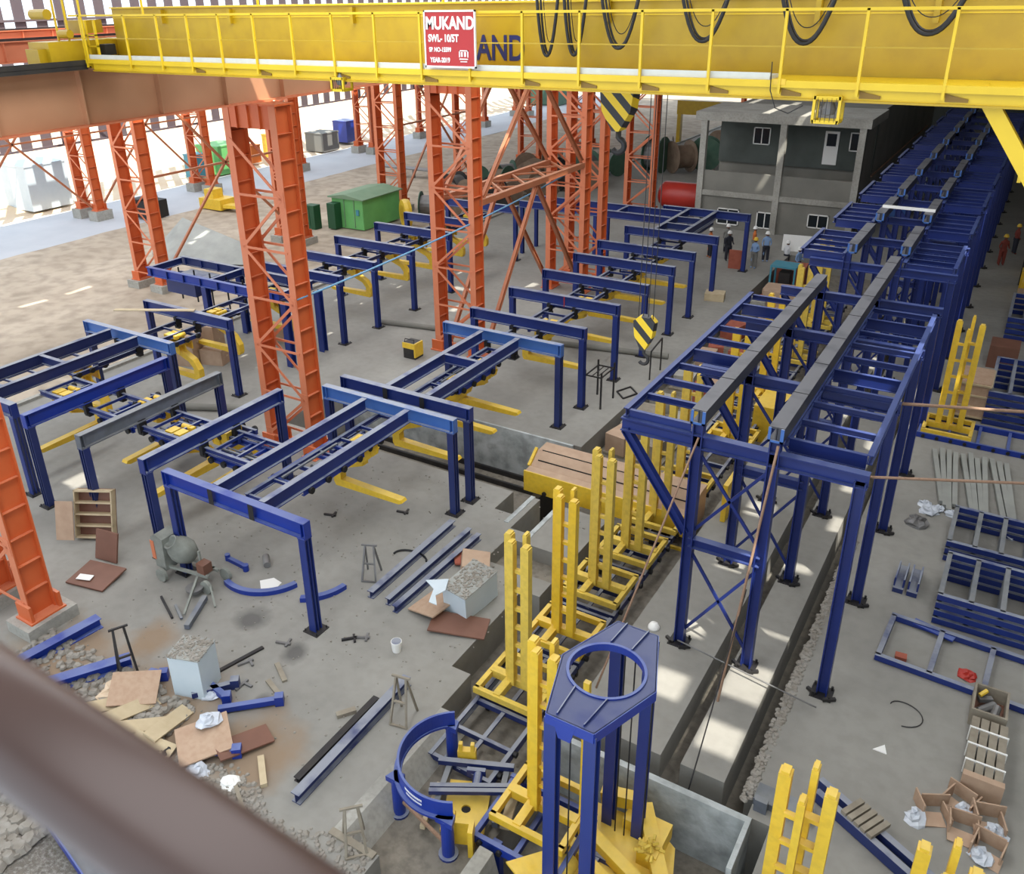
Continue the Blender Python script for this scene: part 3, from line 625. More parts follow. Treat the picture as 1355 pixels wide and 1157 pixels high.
# ------------------------------------------------------------ masts (yellow stacker posts on base frames)
def mast(mm, H=4.2, base=True):
    t = thing('mast_carriage', '', 'mast carriage')
    for (x, y, h, w, nm) in ((-.26, .03, H, .09, 0), (-.13, -.11, H - .1, .08, 0), (.23, -.09, H - .14, .1, 0), (.11, .13, H + .03, .05, 0)):
        obj('post', MB().box(x - w, x + w, y - .09, y + .09, .1, h).box(x - w * .7, x + w * .7, y - .09, y + .09, h, h + .04), mm, t)
    z = .7
    while z < H - .9: obj('rung', MB().box(-.08, .16, -.12, -.02, z, z + .09).box(-.2, -.14, -.12, .02, z, z + .09).box(.12, .2, -.05, .1, z, z + .09), mm, t); z += .52
    if base:
        b = MB()
        for y in (-.72, .72): b.bar((-.82, y, .09), (.82, y, .09), .12, .16)
        for x in (-.76, .76): b.bar((x, -.72, .09), (x, .72, .09), .12, .16)
        b.bar((-.76, 0, .1), (.76, 0, .1), .2, .2); b.bar((-.22, -.72, .1), (-.22, 0, .1), .18, .2)
        obj('base_frame', b, mm, t)
        for x in (-.76, .76):
            for y in (-.5, .5): obj('wheel', MB().lathe((x, y, -.06), [(.03, -.05), (.1, -.04), (.1, .04), (.03, .05)], 12, 'X'), BLK, t)
    return t
def widemast(mm, H=4.2):
    t = thing('mast_carriage', '', 'mast carriage')
    for (x, y, h, w) in ((-.36, .05, H - .1, .1), (.36, -.02, H - .12, .1), (-.02, -.2, H - .3, .06), (.05, .2, H + .08, .055)):
        obj('post', MB().box(x - w, x + w, y - .1, y + .1, .1, h).box(x - w * .65, x + w * .65, y - .09, y + .09, h, h + .06), mm, t)
    z = .8
    while z < H - .9: obj('rung', MB().box(-.28, .0, -.1, .0, z, z + .08).box(.0, .3, -.05, .1, z + .05, z + .13), mm, t); z += .62
    b = MB()
    for y in (-.72, .72): b.bar((-.82, y, .09), (.82, y, .09), .12, .16)
    for x in (-.76, .76): b.bar((x, -.72, .09), (x, .72, .09), .12, .16)
    b.bar((-.76, 0, .1), (.76, 0, .1), .2, .2)
    obj('base_frame', b, mm, t)
    return t
mp = mast(YELP); my = mast(YEL); mw = widemast(YEL); GM = 'yellow mast carriages in the pit line'
ms = [(my, -5.85, 11.0, 'amber mast carriage beside the blue tower'), (mp, -8.0, 13.75, 'pale yellow mast carriage at the near end of the pit line'), (my, -7.95, 15.95, 'bright yellow mast carriage, next after the nearest in the pit line'),
      (mp, -8.0, 18.2, 'pale yellow mast carriage with a blackened post'), (mp, -7.95, 20.3, 'pale yellow mast carriage in front of the boxed machine end'), (mp, -7.9, 22.3, 'pale yellow mast carriage under the blue rack corner'),
      (mp, -7.9, 24.6, 'yellow mast carriage seen behind the rack corner brace'), (my, -7.6, 28.6, 'yellow mast carriage under the blue rack tray'), (my, -7.6, 33.0, 'yellow mast carriage deep under the blue rack'), (mp, -7.6, 37.5, 'yellow mast carriage far down the pit line'), (mp, -7.8, 42.5, 'farthest yellow mast carriage in the pit line'),
      (mw, -.95, 32.9, 'tall yellow mast carriage on blue rails beside a carton stack'), (mw, -1.1, 10.9, 'big yellow mast carriage rising from the lower picture edge'), (mw, 1.0, 11.2, 'yellow mast posts at the lower corner beside torn cartons')]
seen = set()
for (p, x, y, lab) in ms:
    z = -.0 if x < -2 else 0.16 if y > 20 else .0
    if x > -2 and y < 20: z = -.45 if x < 0 else -1.15
    if id(p) not in seen: seen.add(id(p)); p.location = (x, y, z); p['label'] = lab; p['group'] = GM
    else: dup(p, (x, y, z), None, lab, GM)

# blue roller frames in the pit
def rollerframe(L=2.0, w=1.5):
    t = thing('pit_conveyor', '', 'conveyor frame')
    for x in (-w / 2, w / 2): obj('side_channel', MB().channel((x, -L / 2, -.28), (x, L / 2, -.28), .2, .1, .02, side=1 if x > 0 else -1), BLUE2, t)
    for y in (-L / 2 + .06, 0, L / 2 - .06): obj('cross_member', MB().bar((-w / 2, y, -.27), (w / 2, y, -.27), .09, .14), BLUE2, t)
    obj('centre_bar', MB().bar((0, -L / 2, -.25), (0, L / 2, -.25), .1, .05), BLUE2, t)
    for y in (-L / 3, 0, L / 3): obj('drive_wheel', MB().cyl((w / 2 + .04, y, -.26), (w / 2 + .14, y, -.26), .07, 10), BLK, t)
    for x in (-w / 2 + .1, w / 2 - .1): obj('foot', MB().box(x - .05, x + .05, -L / 2 + .1, -L / 2 + .2, -.75, -.35), DARK, t)
    return t
rf = rollerframe(); first = True; k = 0
yy = 12.1
while yy < 46:
    lab = 'navy conveyor frame in the pit, %s from the near end of the mast line' % ORD[k] if k < 20 else 'far navy conveyor frame of the mast line'
    if first: rf.location = (-8.0, yy, 0); rf['label'] = lab; rf['group'] = 'navy conveyor frames in the pit'; first = False
    else: dup(rf, (-8.0, yy, 0), None, lab, 'navy conveyor frames in the pit')
    yy += 2.1; k += 1
def xframe(lab, x0, x1, y0, y1, z, m=BLUE2, n=3, wheels=True):
    t = thing('roller_conveyor', lab, 'conveyor frame', ((x0 + x1) / 2, (y0 + y1) / 2, z - .2))
    for y in (y0, y1): obj('side_channel', MB().channel((x0, y, z - .1), (x1, y, z - .1), .2, .1, .02), m, t)
    for i in range(n): x = x0 + .08 + (x1 - x0 - .16) * i / (n - 1); obj('cross_member', MB().bar((x, y0, z - .09), (x, y1, z - .09), .1, .14), m, t)
    if wheels:
        k = int((x1 - x0) / .45)
        for i in range(k): obj('drive_wheel', MB().cyl((x0 + .25 + i * .45, y0 - .12, z - .1), (x0 + .25 + i * .45, y0 - .04, z - .1), .06, 10), BLK, t)
    return t
xframe('blue conveyor frame leading from the ring table to the tower', -6.9, -4.9, 9.9, 11.5, -.12, PURE, 3)
xframe('blue conveyor frame leaving the tower at the lower picture edge', -4.7, -1.2, 9.3, 11.0, -.5, BLUE, 5)
# feet so they stand on the pit floor
one('frame_support', MB().box(-6.5, -6.3, 10.0, 10.15, -1.6, -.32).box(-5.4, -5.2, 10.0, 10.15, -1.6, -.32).box(-5.4, -5.2, 11.2, 11.35, -1.6, -.32), PURE, 'bright blue legs under the frame beside the tower', 'support')

# ------------------------------------------------------------ blue tower with round opening
tw = thing('blue_tower', 'tall blue four-post tower with a round opening in its top plate', 'tower', (-4.5, 10.7, -1.6))
TZ = 4.45
poly = [(-4.95, 9.35), (-4.10, 9.35), (-3.62, 10.7), (-4.10, 12.0), (-4.88, 12.0), (-5.35, 10.7)]
def plate_with_hole(poly, c, r, z0, z1, n=48):
    m = MB(); out = []
    def hit(a):
        d = Vector((math.cos(a), math.sin(a))); best = None
        for i in range(len(poly)):
            p = Vector(poly[i]) - Vector(c); q = Vector(poly[(i + 1) % len(poly)]) - Vector(c); e = q - p
            den = d.x * e.y - d.y * e.x
            if abs(den) < 1e-9: continue
            t = (p.x * e.y - p.y * e.x) / den; s = (p.x * d.y - p.y * d.x) / den
            if t > 0 and -1e-6 <= s <= 1 + 1e-6 and (best is None or t < best): best = t
        return Vector(c) + d * best
    angs = [2 * math.pi * i / n for i in range(n)] + [math.atan2(p[1] - c[1], p[0] - c[0]) % (2 * math.pi) for p in poly]
    angs = sorted(set(round(a, 5) for a in angs)); n = len(angs)
    for z in (z0, z1):
        for a in angs: h = hit(a); m.v.append(Vector((h.x, h.y, z))); m.v.append(Vector((c[0] + r * math.cos(a), c[1] + r * math.sin(a), z)))
    for i in range(n):
        j = (i + 1) % n
        for b, rv in ((0, 1), (2 * n, 0)): m.f.append((b + 2 * i, b + 2 * j, b + 2 * j + 1, b + 2 * i + 1))
        m.f.append((2 * i, 2 * j, 2 * n + 2 * j, 2 * n + 2 * i)); m.f.append((2 * i + 1, 2 * j + 1, 2 * n + 2 * j + 1, 2 * n + 2 * i + 1))
    return m
obj('top_plate', plate_with_hole(poly, (-4.52, 10.72), .67, TZ - .04, TZ), TOWERB, tw)
obj('ring_collar', MB().arcband((-4.52, 10.72, 0), .64, .69, 0, 2 * math.pi, TZ - .12, TZ + .03, 48), PURE, tw)
sk = MB()
for i in range(6):
    a = poly[i]; b = poly[(i + 1) % 6]; sk.bar((*a, TZ - .1), (*b, TZ - .1), .03, .2)
obj('edge_skirt', sk, PURE, tw)
for a_, b_ in (((-4.78, 9.4), (-4.80, 10.1)), ((-4.3, 9.4), (-4.22, 10.1)), ((-4.75, 11.4), (-4.70, 12)), ((-4.35, 11.38), (-4.28, 12))): obj('plate_rib', MB().bar((*a_, TZ + .02), (*b_, TZ + .02), .02, .06), BLUE, tw)
for x, y in ((-4.88, 9.45), (-4.17, 9.45), (-4.17, 11.9), (-4.82, 11.9)):
    obj('post', MB().ibeam((x, y, -1.6), (x, y, TZ - .1), .2, .22, .03, (0, 1, 0)), BLUE, tw)
for x, y in ((-4.62, 9.6), (-4.36, 9.6), (-4.6, 11.75), (-4.4, 11.75), (-4.0, 11.7)): obj('lifting_chain', MB().cyl((x, y, -1), (x, y, TZ - .2), .015, 6), BLK, tw)
obj('sprocket', MB().lathe((-4.62, 9.4, TZ - .3), [(.03, -.04), (.1, -.03), (.1, .03), (.03, .04)], 12, 'Y'), DARK, tw)
obj('bracket_plate', MB().prism([(-4.82, TZ - .05), (-4.42, TZ - .05), (-4.5, TZ - .4), (-4.72, TZ - .4)], 9.33, 9.36, Matrix(((1, 0, 0, 0), (0, 0, 1, 0), (0, 1, 0, 0), (0, 0, 0, 1)))), PURE, tw)
# yellow lifting machine inside the tower
lm = thing('lifting_machine', 'yellow lifting machine with cradle arms at the foot of the tower', 'machine', (-4.3, 10.7, -1.6))
obj('cradle_plate', MB().prism([(-5.5, 9.9), (-4.4, 9.5), (-3.2, 10.2), (-3.0, 10.7), (-3.4, 12.0), (-3.9, 12.3), (-5.2, 12.2)], -.75, -.62), YEL, lm)
obj('clamp_block', MB().box(-3.95, -3.55, 11.3, 12.2, -.62, -.25).box(-4.5, -3.95, 11.9, 12.3, -.62, -.35), YEL, lm)
obj('arm', MB().bar((-5.1, 12.2, -.3), (-4.2, 12.35, -.2), .25, .3).bar((-4.2, 12.3, -.2), (-3.3, 11.0, -.45), .3, .2), YEL, lm)
obj('gear_motor', MB().cyl((-3.35, 10.45, -.55), (-3.35, 10.45, -.25), .15, 16), STEEL, lm)
obj('slat_table', MB().box(-4.6, -3.2, 9.5, 10.4, -.6, -.5), WOOD, lm)
sl_ = MB()
for i in range(7): sl_.bar((-4.5 + i * .2, 9.2, -.42), (-4.3 + i * .2, 10.3, -.42), .05, .06)
obj('slat', sl_, YEL, lm)
obj('box_arm', MB().bar((-5.1, 11.35, -.42), (-3.0, 10.5, -.42), .24, .26), YEL, lm)
obj('box_arm', MB().bar((-5.2, 10.9, -.42), (-3.3, 10.1, -.42), .2, .22), YEL, lm)
obj('roller', MB().cyl((-5.0, 9.95, -.35), (-5.0, 10.5, -.35), .2, 16), MATS['pale_yellow_paint'], lm, True)
obj('guide_post', MB().box(-5.12, -5.0, 11.1, 11.2, -.6, 3.6), YEL, lm)
obj('pedestal', MB().box(-4.9, -3.5, 10.0, 11.6, -1.6, -.75), BLUE2, lm)
tt = MB()
for i in range(26):
    a = random.uniform(0, 6.28); r = random.uniform(.02, .28); tt.cbox((-3.75 + r * math.cos(a), 11.45 + r * math.sin(a), -.2 + random.uniform(-.1, .1)), (.12, .05, .05), a, (a, .4))
obj('chain_heap', tt, MATS['pale_yellow_paint'], lm)
xp = MB().prism([(-5.9, 9.6), (-5.2, 9.3), (-5.0, 8.5), (-4.6, 8.4), (-4.7, 9.6), (-5.3, 10.3)], -.05, .0)
one('gusset_plate', xp, YEL, 'yellow gusset plate joining the amber mast base to the tower', 'plate')

# ------------------------------------------------------------ ring support and table
rg = thing('ring_stand', 'bright blue C-shaped ring stand on three round legs with white lettering', 'stand', (-7.9, 10.3, -.6))
RC = (-7.68, 10.55)
obj('ring_band', MB().arcband((RC[0], RC[1], 0), 1.13, 1.18, math.radians(124), math.radians(302), .55, .9, 40), PURE, rg)
obj('ring_flange', MB().arcband((RC[0], RC[1], 0), 1.1, 1.26, math.radians(124), math.radians(302), .5, .55, 40), PURE, rg)
for a in (128, 222, 296):
    a = math.radians(a); x = RC[0] + 1.2 * math.cos(a); y = RC[1] + 1.2 * math.sin(a); z0 = -.5
    lg = obj('leg', MB().cyl((x, y, z0), (x, y, .5), .13, 16), PURE, rg)
    obj('foot_flange', MB().cyl((x, y, z0), (x, y, z0 + .05), .2, 16), BLUE, lg)
    obj('saddle', MB().prism([(x - .2, y - .12), (x + .2, y - .12), (x + .12, y + .12), (x - .12, y + .12)], .42, .55), PURE, lg)
mk = MB()
for i in range(12):
    a = math.radians(248 + i * 2.0); c = Vector((RC[0] + 1.183 * math.cos(a), RC[1] + 1.183 * math.sin(a), .76)); mk.cbox(c, (.006, .03, .05), a)
    a = math.radians(250 + i * 1.8); c = Vector((RC[0] + 1.183 * math.cos(a), RC[1] + 1.183 * math.sin(a), .66)); mk.cbox(c, (.006, .025, .04), a)
obj('lettering', mk, WHITE, rg)
obj('cross_tie', MB().bar((-8.5, 9.75, -.1), (-7.2, 9.5, -.3), .06, .06), MATS['brown_rope'], rg)
tb = thing('turn_table', 'yellow and blue turning table inside the blue ring stand', 'machine', (-7.5, 10.5, -.5))
obj('table_plate', plate_with_hole([(-7.95, 9.75), (-7.05, 9.75), (-7.05, 11.0), (-7.95, 11.0)], (-7.5, 10.3), .1, -.42, -.36, 24), YEL, tb)
obj('pedestal', MB().box(-7.8, -7.2, 9.9, 10.9, -.5, -.42), BLUE2, tb)
obj('side_beam', MB().bar((-8.15, 9.9, -.25), (-8.0, 11.3, -.25), .12, .14).bar((-6.85, 9.9, -.25), (-6.75, 11.3, -.25), .12, .14), GREYB, tb)
obj('cross_beam', MB().bar((-8.25, 11.25, -.12), (-6.6, 11.25, -.12), .12, .12).bar((-8.3, 10.55, -.1), (-6.5, 10.75, -.1), .1, .1).bar((-8.3, 10.42, -.1), (-6.5, 10.62, -.1), .1, .1), BLUE2, tb)
obj('motor', MB().cyl((-7.35, 10.75, -.2), (-7.35, 11.1, -.2), .1, 14).box(-7.6, -7.2, 11.05, 11.15, -.3, -.1), BLUE, tb)
obj('hole_shade', MB().cyl((-7.5, 10.3, -.43), (-7.5, 10.3, -.4), .1, 16), BLK, tb)  # black disc added so the table hole looks dark inside
obj('yoke', MB().box(-7.85, -7.45, 11.35, 11.5, -.3, .1).box(-7.82, -7.74, 11.35, 11.45, .1, .3).box(-7.56, -7.48, 11.35, 11.45, .1, .3), YEL, tb)
obj('roller_bracket', MB().box(-7.6, -7.3, 9.5, 9.62, -.4, .2).cyl((-7.75, 9.72, .05), (-7.62, 9.72, .05), .14, 14).box(-7.3, -7.2, 9.3, 9.62, -.6, .2), YEL, tb)
for a_, b_, w_ in (((-6.65, 9.9), (-6.5, 11.0), .2), ((-8.3, 9.7), (-8.15, 10.8), .1)): obj('guard', MB().bar((*a_, -.3), (*b_, -.3), w_, .1), MATS['timber'], tb)
tb.location = (-7.45, 10.62, -.5); tb.rotation_euler = (0, 0, math.radians(24))

# ------------------------------------------------------------ blue rack structure (two columns of trays)
XA, XB, XC = -5.3, -3.6, -1.82
YS = [17.15 + 3.93 * i for i in range(17)]
def frame_proto(near):
    t = thing('rack_trestle', '', 'rack frame')
    for x, h in ((XA - XB, 6.22), (0, 6.22), (XC - XB, 5.7)):
        obj('post', MB().ibeam((x, 0, .02), (x, 0, h), .24, .24, .03, (1, 0, 0)), RACKB, t)
        b = MB().box(x - .24, x + .24, -.24, .24, 0, .025)
        for i in (-1, 1):
            for j in (-1, 1): b.cyl((x + i * .19, j * .19, .02), (x + i * .19, j * .19, .12), .03, 6)
        b.cbox((x + .2, -.2, .06), (.3, .07, .07), .6); b.cbox((x - .22, -.1, .05), (.25, .07, .07), -.5)
        obj('base_plate', b, DARK, t)
    if near:
        obj('cantilever_beam', MB().ibeam((-3.55, 0, 5.75), (XC - XB + .15, 0, 5.75), .34, .22, .03), RACKB, t)
        obj('knee_brace', MB().ibeam((-3.45, 0, 5.6), (XA - XB - .1, 0, 3.25), .2, .18, .02), RACKB, t)
    else:
        obj('cantilever_beam', MB().ibeam((-3.0, 0, 5.75), (XC - XB + .15, 0, 5.75), .3, .2, .03), RACKB, t)
        obj('knee_brace', MB().ibeam((-2.9, 0, 5.6), (XA - XB - .1, 0, 4.0), .18, .16, .02), RACKB, t)
    obj('tie_beam', MB().ibeam((XA - XB, 0, 3.05), (0, 0, 3.05), .26, .2, .025), RACKB, t)
    for a, b in (((XA - XB, 5.5), (0, 3.25)), ((0, 5.5), (XA - XB, 3.25)), ((XA - XB, 2.85), (0, .3)), ((0, 2.85), (XA - XB, .3))):
        obj('cross_brace', MB().bar((a[0], .03, a[1]), (b[0], .03, b[1]), .07, .05, (0, 1, 0)), RACKB, t)
    return t
fn = frame_proto(True); ff = frame_proto(False); GR = 'blue rack frames of the long storage line'
for i, y in enumerate(YS):
    lab = 'blue rack frame, %s' % ('nearest the viewer with crossed braces and knee brace' if i == 0 else '%s in line counted from the nearest' % ORD[i])
    p = fn if i == 0 else ff
    if i < 2: p.location = (XB, y, 0); p['label'] = lab; p['group'] = GR
    else: dup(ff, (XB, y, 0), None, lab, GR)
# trays
def tray(w, L, n=9, h=.22):
    t = thing('rack_tray', '', 'tray')
    for x in (0, w): obj('side_rail', MB().ibeam((x, 0, 0), (x, L, 0), h, .13, .02), RACKB, t)
    for i in range(n):
        y = .08 + (L - .16) * i / (n - 1); big = i % 4 == 0
        obj('rung', MB().ibeam((.06, y, -.03 if not big else -.1), (w - .06, y, -.03 if not big else -.1), .16 if not big else .34, .1, .018), RACKB, t)
    return t
tl = tray(1.62, 9.9, 10); tr = tray(1.72, 10.0, 10); GT = 'blue ladder trays on the rack line'
def pl(p, loc, lab, seen2=set()):
    if id(p) not in seen2: seen2.add(id(p)); p.location = loc; p['label'] = lab; p['group'] = GT
    else: dup(p, loc, None, lab, GT)
pl(tl, (-7.05, 17.1, 6.05), 'outer blue ladder tray on the cantilevers nearest the viewer')
pl(tr, (-3.5, 17.6, 6.0), 'inner blue ladder tray nearest the viewer')
tls = tray(1.5, 3.5, 5); trs = tray(1.6, 3.4, 5)
for k in range(9):
    pl(tls, (-6.95, 33.0 + 5.4 * k, 6.05), 'short outer ladder tray, %s past the long outer tray' % ORD[k])
    pl(trs, (-3.4, 32.9 + 5.35 * k, 6.0), 'short inner ladder tray, %s past the long inner tray' % ORD[k])
# rails: dusty box rails on the posts
def brail(x, y0, y1, lab):
    t = thing('box_rail', lab, 'rail', (x, y0, 6.22), 'dusty box rails on the rack posts')
    m = MB().channel((x - .06, y0, 6.4), (x - .06, y1, 6.4), .3, .15, .025, side=1).box(x + .03, x + .17, y0, y1, 6.23, 6.55)
    m.box(x - .16, x + .17, y0 + .02, y1, 6.55, 6.565)
    obj('rail_body', m, RAILD, t)
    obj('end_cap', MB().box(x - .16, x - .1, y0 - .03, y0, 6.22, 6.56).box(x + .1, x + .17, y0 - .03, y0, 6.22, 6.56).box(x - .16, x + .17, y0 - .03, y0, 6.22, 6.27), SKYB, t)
    j = MB(); y = y0 + 2
    while y < y1: j.box(x - .165, x + .175, y, y + .025, 6.5, 6.572); y += 2.0
    obj('joint', j, BLK, t)
brail(XA, 17.0, 28.6, 'dusty box rail over the outer posts nearest the viewer'); brail(XB, 17.0, 31.9, 'long dusty box rail over the middle posts nearest the viewer')
for k in range(9):
    brail(XA + .1, 32.9 + 5.4 * k, 36.4 + 5.4 * k, 'short outer box rail, %s past the long outer rail' % ORD[k])
    brail(XB + .1, 33.4 + 5.4 * k, 36.7 + 5.4 * k, 'short middle box rail, %s past the long middle rail' % ORD[k])
one('spreader_bar', MB().bar((-5.3, 39.4, 6.62), (-3.3, 39.4, 6.62), .14, .1), WHITE, 'pale bar laid across the two box rails', 'bar')
# extra tall frames between (dense posts further along)
for i, y in enumerate([38.7 + 3.93 * k for k in range(12)]):
    t = thing('rack_post_pair', 'slim extra rack posts with strut, %s pair after the first gap' % ORD[i], 'rack posts', (XB, y, 0), 'slim extra posts between rack frames')
    obj('post', MB().ibeam((XC - .5, y, 0), (XC - .5, y, 5.6), .2, .2, .03), RACKB, t); obj('post', MB().ibeam((XB + .4, y, 0), (XB + .4, y, 5.6), .2, .2, .03), RACKB, t)
    obj('strut', MB().ibeam((XB + .4, y, 5.5), (XC - .5, y, 5.5), .2, .16, .02), RACKB, t)

# ------------------------------------------------------------ the crane
cr = thing('overhead_crane', 'yellow overhead travelling crane girder with walkway and handrail', 'crane', (-11, 15, 13.4))
CX0, CX1 = -20.3, 6.0
obj('main_girder', MB().box(CX0, CX1, 14.95, 15.45, 13.42, 14.84), CRY, cr)
obj('top_flange', MB().box(CX0, CX1, 14.88, 15.52, 14.84, 14.87), CRB, cr)
obj('rear_girder', MB().box(CX0, CX1, 17.3, 17.8, 13.42, 14.75), CRY, cr)
wk = MB().box(-20.2, CX1, 13.98, 14.9, 13.70, 13.74); obj('walkway_plate', wk, CRB, cr)
obj('grating', MB().box(-20.3, -3.75, 14.0, 14.5, 13.74, 13.79), WALKM, cr)
obj('kick_plate', MB().box(-20.3, CX1, 13.95, 13.98, 13.64, 13.74), CRB, cr)
obj('toe_board', MB().box(-20.3, -3.75, 13.99, 14.02, 13.74, 13.84), WALKM, cr)
obj('lower_flange', MB().box(-20.1, CX1, 13.98, 14.3, 13.46, 13.49).box(-20.1, CX1, 14.28, 14.31, 13.46, 13.70), CRY, cr)
for px_ in (-20.21, -18.58, -17.46, -16.46, -15.47, -14.44, -13.38, -12.3, -11.25, -10.18, -9.11, -8.02, -6.93, -5.83, -4.69, -3.59, -2.48, -1.36, -.2, .9, 2.0):
    po = obj('rail_post', MB().box(px_ - .02, px_ + .02, 13.93, 13.97, 13.55, 14.72), CRB, cr)
    obj('walkway_bracket', MB().prism([(13.98, 13.70), (14.9, 13.70), (14.9, 13.45), (13.98, 13.58)], px_ - .015, px_ + .015, Matrix(((0, 0, 1, 0), (1, 0, 0, 0), (0, 1, 0, 0), (0, 0, 0, 1)))), CRB, cr)
obj('handrail', MB().box(-20.6, CX1, 13.93, 13.97, 14.69, 14.73), CRB, cr)
obj('mid_rail', MB().box(-20.6, CX1, 13.94, 13.96, 14.20, 14.22), CRY, cr)
obj('girder_seam', MB().box(CX0, CX1, 14.935, 14.95, 14.62, 14.64), CRB, cr)
obj('fascia_plate', MB().box(-20.1, CX1, 14.02, 14.04, 13.47, 13.64), CRB, cr)
for px_ in (-16.46, -14.44, -12.3, -10.18, -8.02, -6.93, -5.83, -4.69, -3.59, -2.48, -1.36): obj('bracket_opening_shade', MB().prism([(px_ + .03, 13.62), (px_ + .32, 13.56), (px_ + .32, 13.52), (px_ + .03, 13.52)], 14.0, 14.018, Matrix(((1, 0, 0, 0), (0, 0, 1, 0), (0, 1, 0, 0), (0, 0, 0, 1)))), MATS['opening_shade_ochre'], cr)  # ochre wedges stand in for shade in the bracket openings
# end carriage
obj('end_carriage', MB().box(-21.3, -20.5, 13.2, 18.4, 13.66, 14.15).box(-21.15, -20.65, 13.0, 13.3, 13.62, 14.0).prism([(-21.2, 14.2), (-20.5, 14.2), (-20.7, 14.9), (-21.0, 14.9)], 14.3, 14.6, Matrix.Identity(4)), CRY, cr)
obj('end_ladder', MB().box(-20.45, -20.4, 14.2, 14.25, 13.5, 14.6).box(-20.1, -20.05, 14.2, 14.25, 13.5, 14.6).box(-20.45, -20.05, 14.2, 14.25, 13.75, 13.78).box(-20.45, -20.05, 14.2, 14.25, 14.0, 14.03).box(-20.45, -20.05, 14.2, 14.25, 14.25, 14.28), CRB, cr)
obj('drive_motor', MB().cyl((-21.5, 13.6, 14.75), (-20.9, 13.6, 14.75), .12, 14).cyl((-21.0, 13.9, 14.3), (-20.6, 13.9, 14.3), .1, 12), CRY, cr)
obj('control_box', MB().box(-20.35, -20.05, 14.4, 14.7, 13.8, 14.05), BLK, cr)
for (a, b) in (((-21.1, 13.9, 13.75), (-21.1, 13.9, 15.1)), ((-20.75, 13.95, 13.7), (-20.75, 13.95, 15.2)), ((-20.15, 13.95, 13.7), (-20.15, 13.95, 15.25)), ((-18.3, 14.3, 14.7), (-18.3, 14.3, 15.3)), ((-15.5, 15.2, 14.8), (-15.5, 15.2, 15.3)), ((-10.5, 15.2, 14.8), (-10.5, 15.2, 15.3))): obj('stanchion', MB().bar(a, b, .04, .04), CRB, cr)
for x_, y0_, z1_ in ((-18.4, 14.85, 14.8), (-16.1, 14.85, 14.8), (-12.55, 14.85, 14.8), (-5.45, 14.85, 14.8), (-3.36, 14.8, 15.0), (-1.72, 14.8, 15.0), (-6.86, 14.8, 15.0)): obj('girder_cleat', MB().box(x_ - .04, x_ + .04, y0_, 14.95, 14.5, z1_), CRY, cr)
obj('cab_brace', MB().bar((-.92, 14.2, 13.7), (.35, 14.2, 11.9), .2, .22, (0, 1, 0)), CRB, cr)
obj('cab_post', MB().bar((-.25, 15.2, 13.5), (-.25, 15.2, 12.3), .05, .05), CRB, cr)
obj('cab_stay', MB().bar((-.25, 15.2, 13.5), (.6, 15.2, 12.5), .06, .06), CRB, cr)
for (x, w) in ((-2.86, .36), (-12.25, .3)):
    lb = MB()
    for q in (-w / 2, w / 2): lb.box(x + q - .02, x + q + .02, 13.9, 13.94, 13.18 if w > .3 else 13.3, 13.55).box(x + q - .02, x + q + .02, 14.16, 14.2, 13.18 if w > .3 else 13.3, 13.55)
    z0 = 13.18 if w > .3 else 13.3
    for z in (z0, 13.52): lb.box(x - w / 2, x + w / 2, 13.9, 13.93, z - .025, z + .025).box(x - w / 2, x + w / 2, 14.17, 14.2, z - .025, z + .025).box(x - w / 2 - .01, x - w / 2 + .02, 13.9, 14.2, z - .025, z + .025).box(x + w / 2 - .02, x + w / 2 + .01, 13.9, 14.2, z - .025, z + .025)
    lt = obj('lamp_cage', lb, CRB, cr)
    obj('lamp', MB().lathe((x, 14.05, z0 + .08), [(.02, 0), (.1, .02), (.12, .1), (.05, .24)], 12), STEEL, lt)
    gr_ = MB()
    for k in range(5): gr_.box(x - w / 2 + .05 + k * (w - .1) / 4 - .004, x - w / 2 + .05 + k * (w - .1) / 4 + .004, 13.9, 13.91, z0, 13.52)
    obj('cage_wire', gr_, DARK, lt)
obj('hatch', MB().box(-3.7, -3.5, 13.94, 13.96, 13.68, 13.76), YEL, cr)
text_mesh('girder_lettering', 'MUKAND', .62, LOGOB, cr, (-10.62, 14.94, 13.86), RX90, .004, .012, .775)
# sign
sg = thing('crane_sign', 'red signboard with white border and lettering on the crane handrail', 'sign', (-9.46, 13.9, 13.8))
obj('sign_panel', MB().box(-10.0, -8.93, 13.86, 13.88, 13.80, 14.74), SIGNR, sg)
obj('sign_border', MB().box(-10.02, -8.91, 13.85, 13.885, 14.72, 14.75).box(-10.02, -8.91, 13.85, 13.885, 13.79, 13.82).box(-10.02, -9.99, 13.85, 13.885, 13.79, 14.75).box(-8.94, -8.91, 13.85, 13.885, 13.79, 14.75), WHITE, sg)
text_mesh('sign_text', 'MUKAND', .29, WHITE, sg, (-9.98, 13.855, 14.44), RX90, .003, .010, .83)
text_mesh('sign_text', 'SWL- 10/5T', .17, WHITE, sg, (-9.93, 13.855, 14.23), RX90, .003, .006, .78)
text_mesh('sign_text', 'SR NO-15599', .105, WHITE, sg, (-9.92, 13.855, 14.06), RX90, .003, .004, .8)
text_mesh('sign_text', 'YEAR-2019', .115, WHITE, sg, (-9.90, 13.855, 13.88), RX90, .003, .004, .8)
obj('sign_emblem', MB().box(-9.27, -9.07, 13.853, 13.858, 14.07, 14.09).box(-9.27, -9.25, 13.853, 13.858, 13.97, 14.09).box(-9.09, -9.07, 13.853, 13.858, 13.97, 14.09).box(-9.23, -9.19, 13.853, 13.858, 13.98, 14.06).box(-9.16, -9.12, 13.853, 13.858, 13.98, 14.06).box(-9.26, -9.08, 13.853, 13.858, 13.93, 13.95).box(-9.24, -9.1, 13.853, 13.858, 13.89, 13.905), WHITE, sg)
